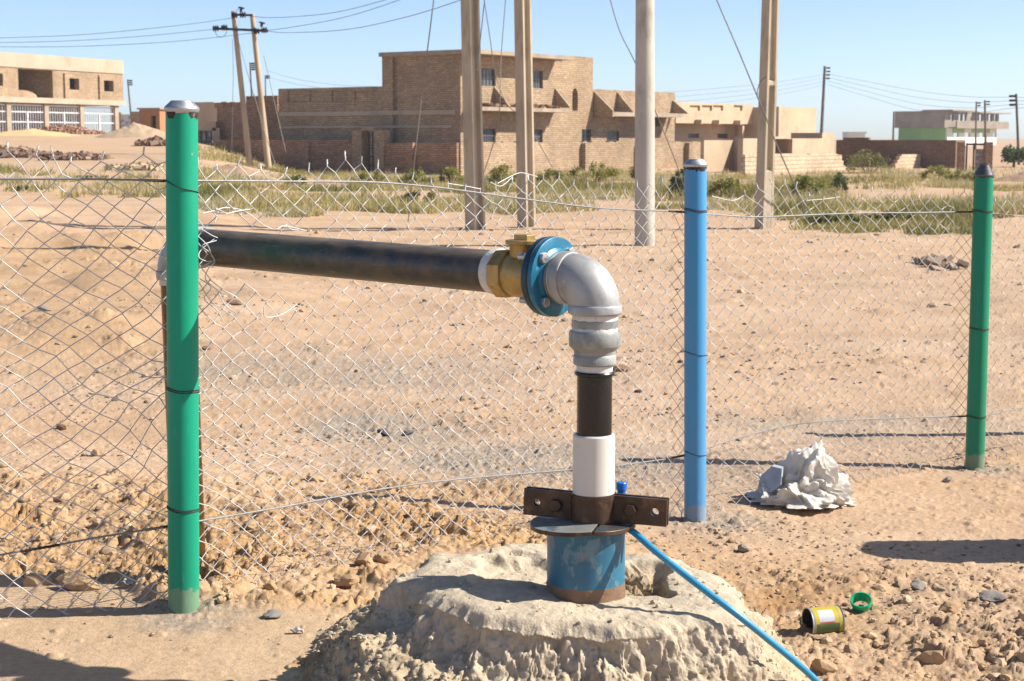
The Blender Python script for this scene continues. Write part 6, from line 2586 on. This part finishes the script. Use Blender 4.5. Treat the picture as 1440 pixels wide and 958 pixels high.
SH = [
    ("dark green leafy shrub touching the blue post's upper left side", 957, 272, 231, 40, 46, 'shrub_d', 1100),
    ("rust tinged shrub right beside the thick round pole", 898, 262, 228, 34, 62, 'shrub_o', 700),
    ("wide yellow green shrub below the boundary wall, left of the round pole", 834, 262, 226, 92, 64, 'shrub_y', 1600),
    ("low green shrub between the paired poles and the wide yellow shrub", 776, 262, 236, 60, 60, 'shrub_g', 900),
    ("upright yellow green shrub directly between the paired poles", 708, 268, 230, 54, 58, 'shrub_y', 1000),
    ("pointed yellow green shrub left of the paired poles", 634, 270, 233, 44, 58, 'shrub_y', 900),
    ("bushy shrub below the shaded boundary wall, right of its gate", 585, 268, 238, 60, 58, 'shrub_y', 1000),
    ("low shrub right in front of the boundary wall's gate", 520, 268, 238, 56, 60, 'shrub_y', 900),
    ("small green bush seen over the fence right of the reddish earth heap", 418, 272, 244, 40, 56, 'shrub_g', 700),
    ("olive shrub right of the blue post in front of the boundary wall", 1022, 280, 248, 64, 48, 'shrub_y', 1100),
    ("olive bush just right of the leaning panelled pole", 1140, 292, 243, 74, 46, 'shrub_y', 1300),
    ("dark upright twiggy bush below the broken wall gap", 1181, 280, 240, 30, 48, 'shrub_d', 600),
    ("green bush filling the gap between the broken block walls", 1222, 244, 210, 74, 82, 'shrub_g', 1200),
    ("yellowish bush before the free standing broken wall", 1318, 264, 234, 60, 66, 'shrub_y', 1000),
    ("wide straw green bush left of the far green post's cap", 1352, 276, 240, 60, 60, 'shrub_y', 1000),
    ("low dark olive bush on the sand bank, leftmost of three in a row", 1172, 338, 300, 92, 31, 'shrub_g', 1500),
    ("low dark olive bush on the sand bank, middle of three in a row", 1250, 338, 300, 100, 31.5, 'shrub_g', 1600),
    ("low dark olive bush on the sand bank, rightmost of three in a row", 1330, 336, 302, 84, 32, 'shrub_g', 1400),
    ("dull green bush behind the upper fence wire left of the big green post", 128, 273, 247, 62, 56, 'shrub_y', 900),
    ("small grey green bush at the left edge, above the rough sand", 36, 285, 262, 70, 48, 'shrub_g', 800),
    ("bush behind the fence mesh near the reddish earth heap's foot", 300, 290, 262, 56, 48, 'shrub_y', 800),
    ("low bush under the upper fence wire left of the paired poles", 590, 298, 270, 90, 42, 'shrub_g', 1100),
]
for s_ in SH:
    shrub(*s_)
shrub("small round dark tree at the right edge near a thin pole", 1425, 236, 204, 52, 96, 'shrub_d', 1800, "small_tree", "tree", None, True, .11)


# ================================================================ AIR
mb = MB()
mb.box((-420, -45, -3.2), (420, 640, 14))
hz = mb.build("haze", [], None, smooth=False)
m = bpy.data.materials.new("dusty_air")
m.use_nodes = True
t = m.node_tree
t.nodes.remove(t.nodes["Principled BSDF"])
vol = t.nodes.new("ShaderNodeVolumePrincipled")
vol.inputs['Color'].default_value = (.93, .93, .93, 1)
vol.inputs['Density'].default_value = .0004
vol.inputs['Anisotropy'].default_value = .2
t.links.new(vol.outputs[0], t.nodes["Material Output"].inputs['Volume'])
hz.data.materials.append(m)
tag(hz, kind='stuff')
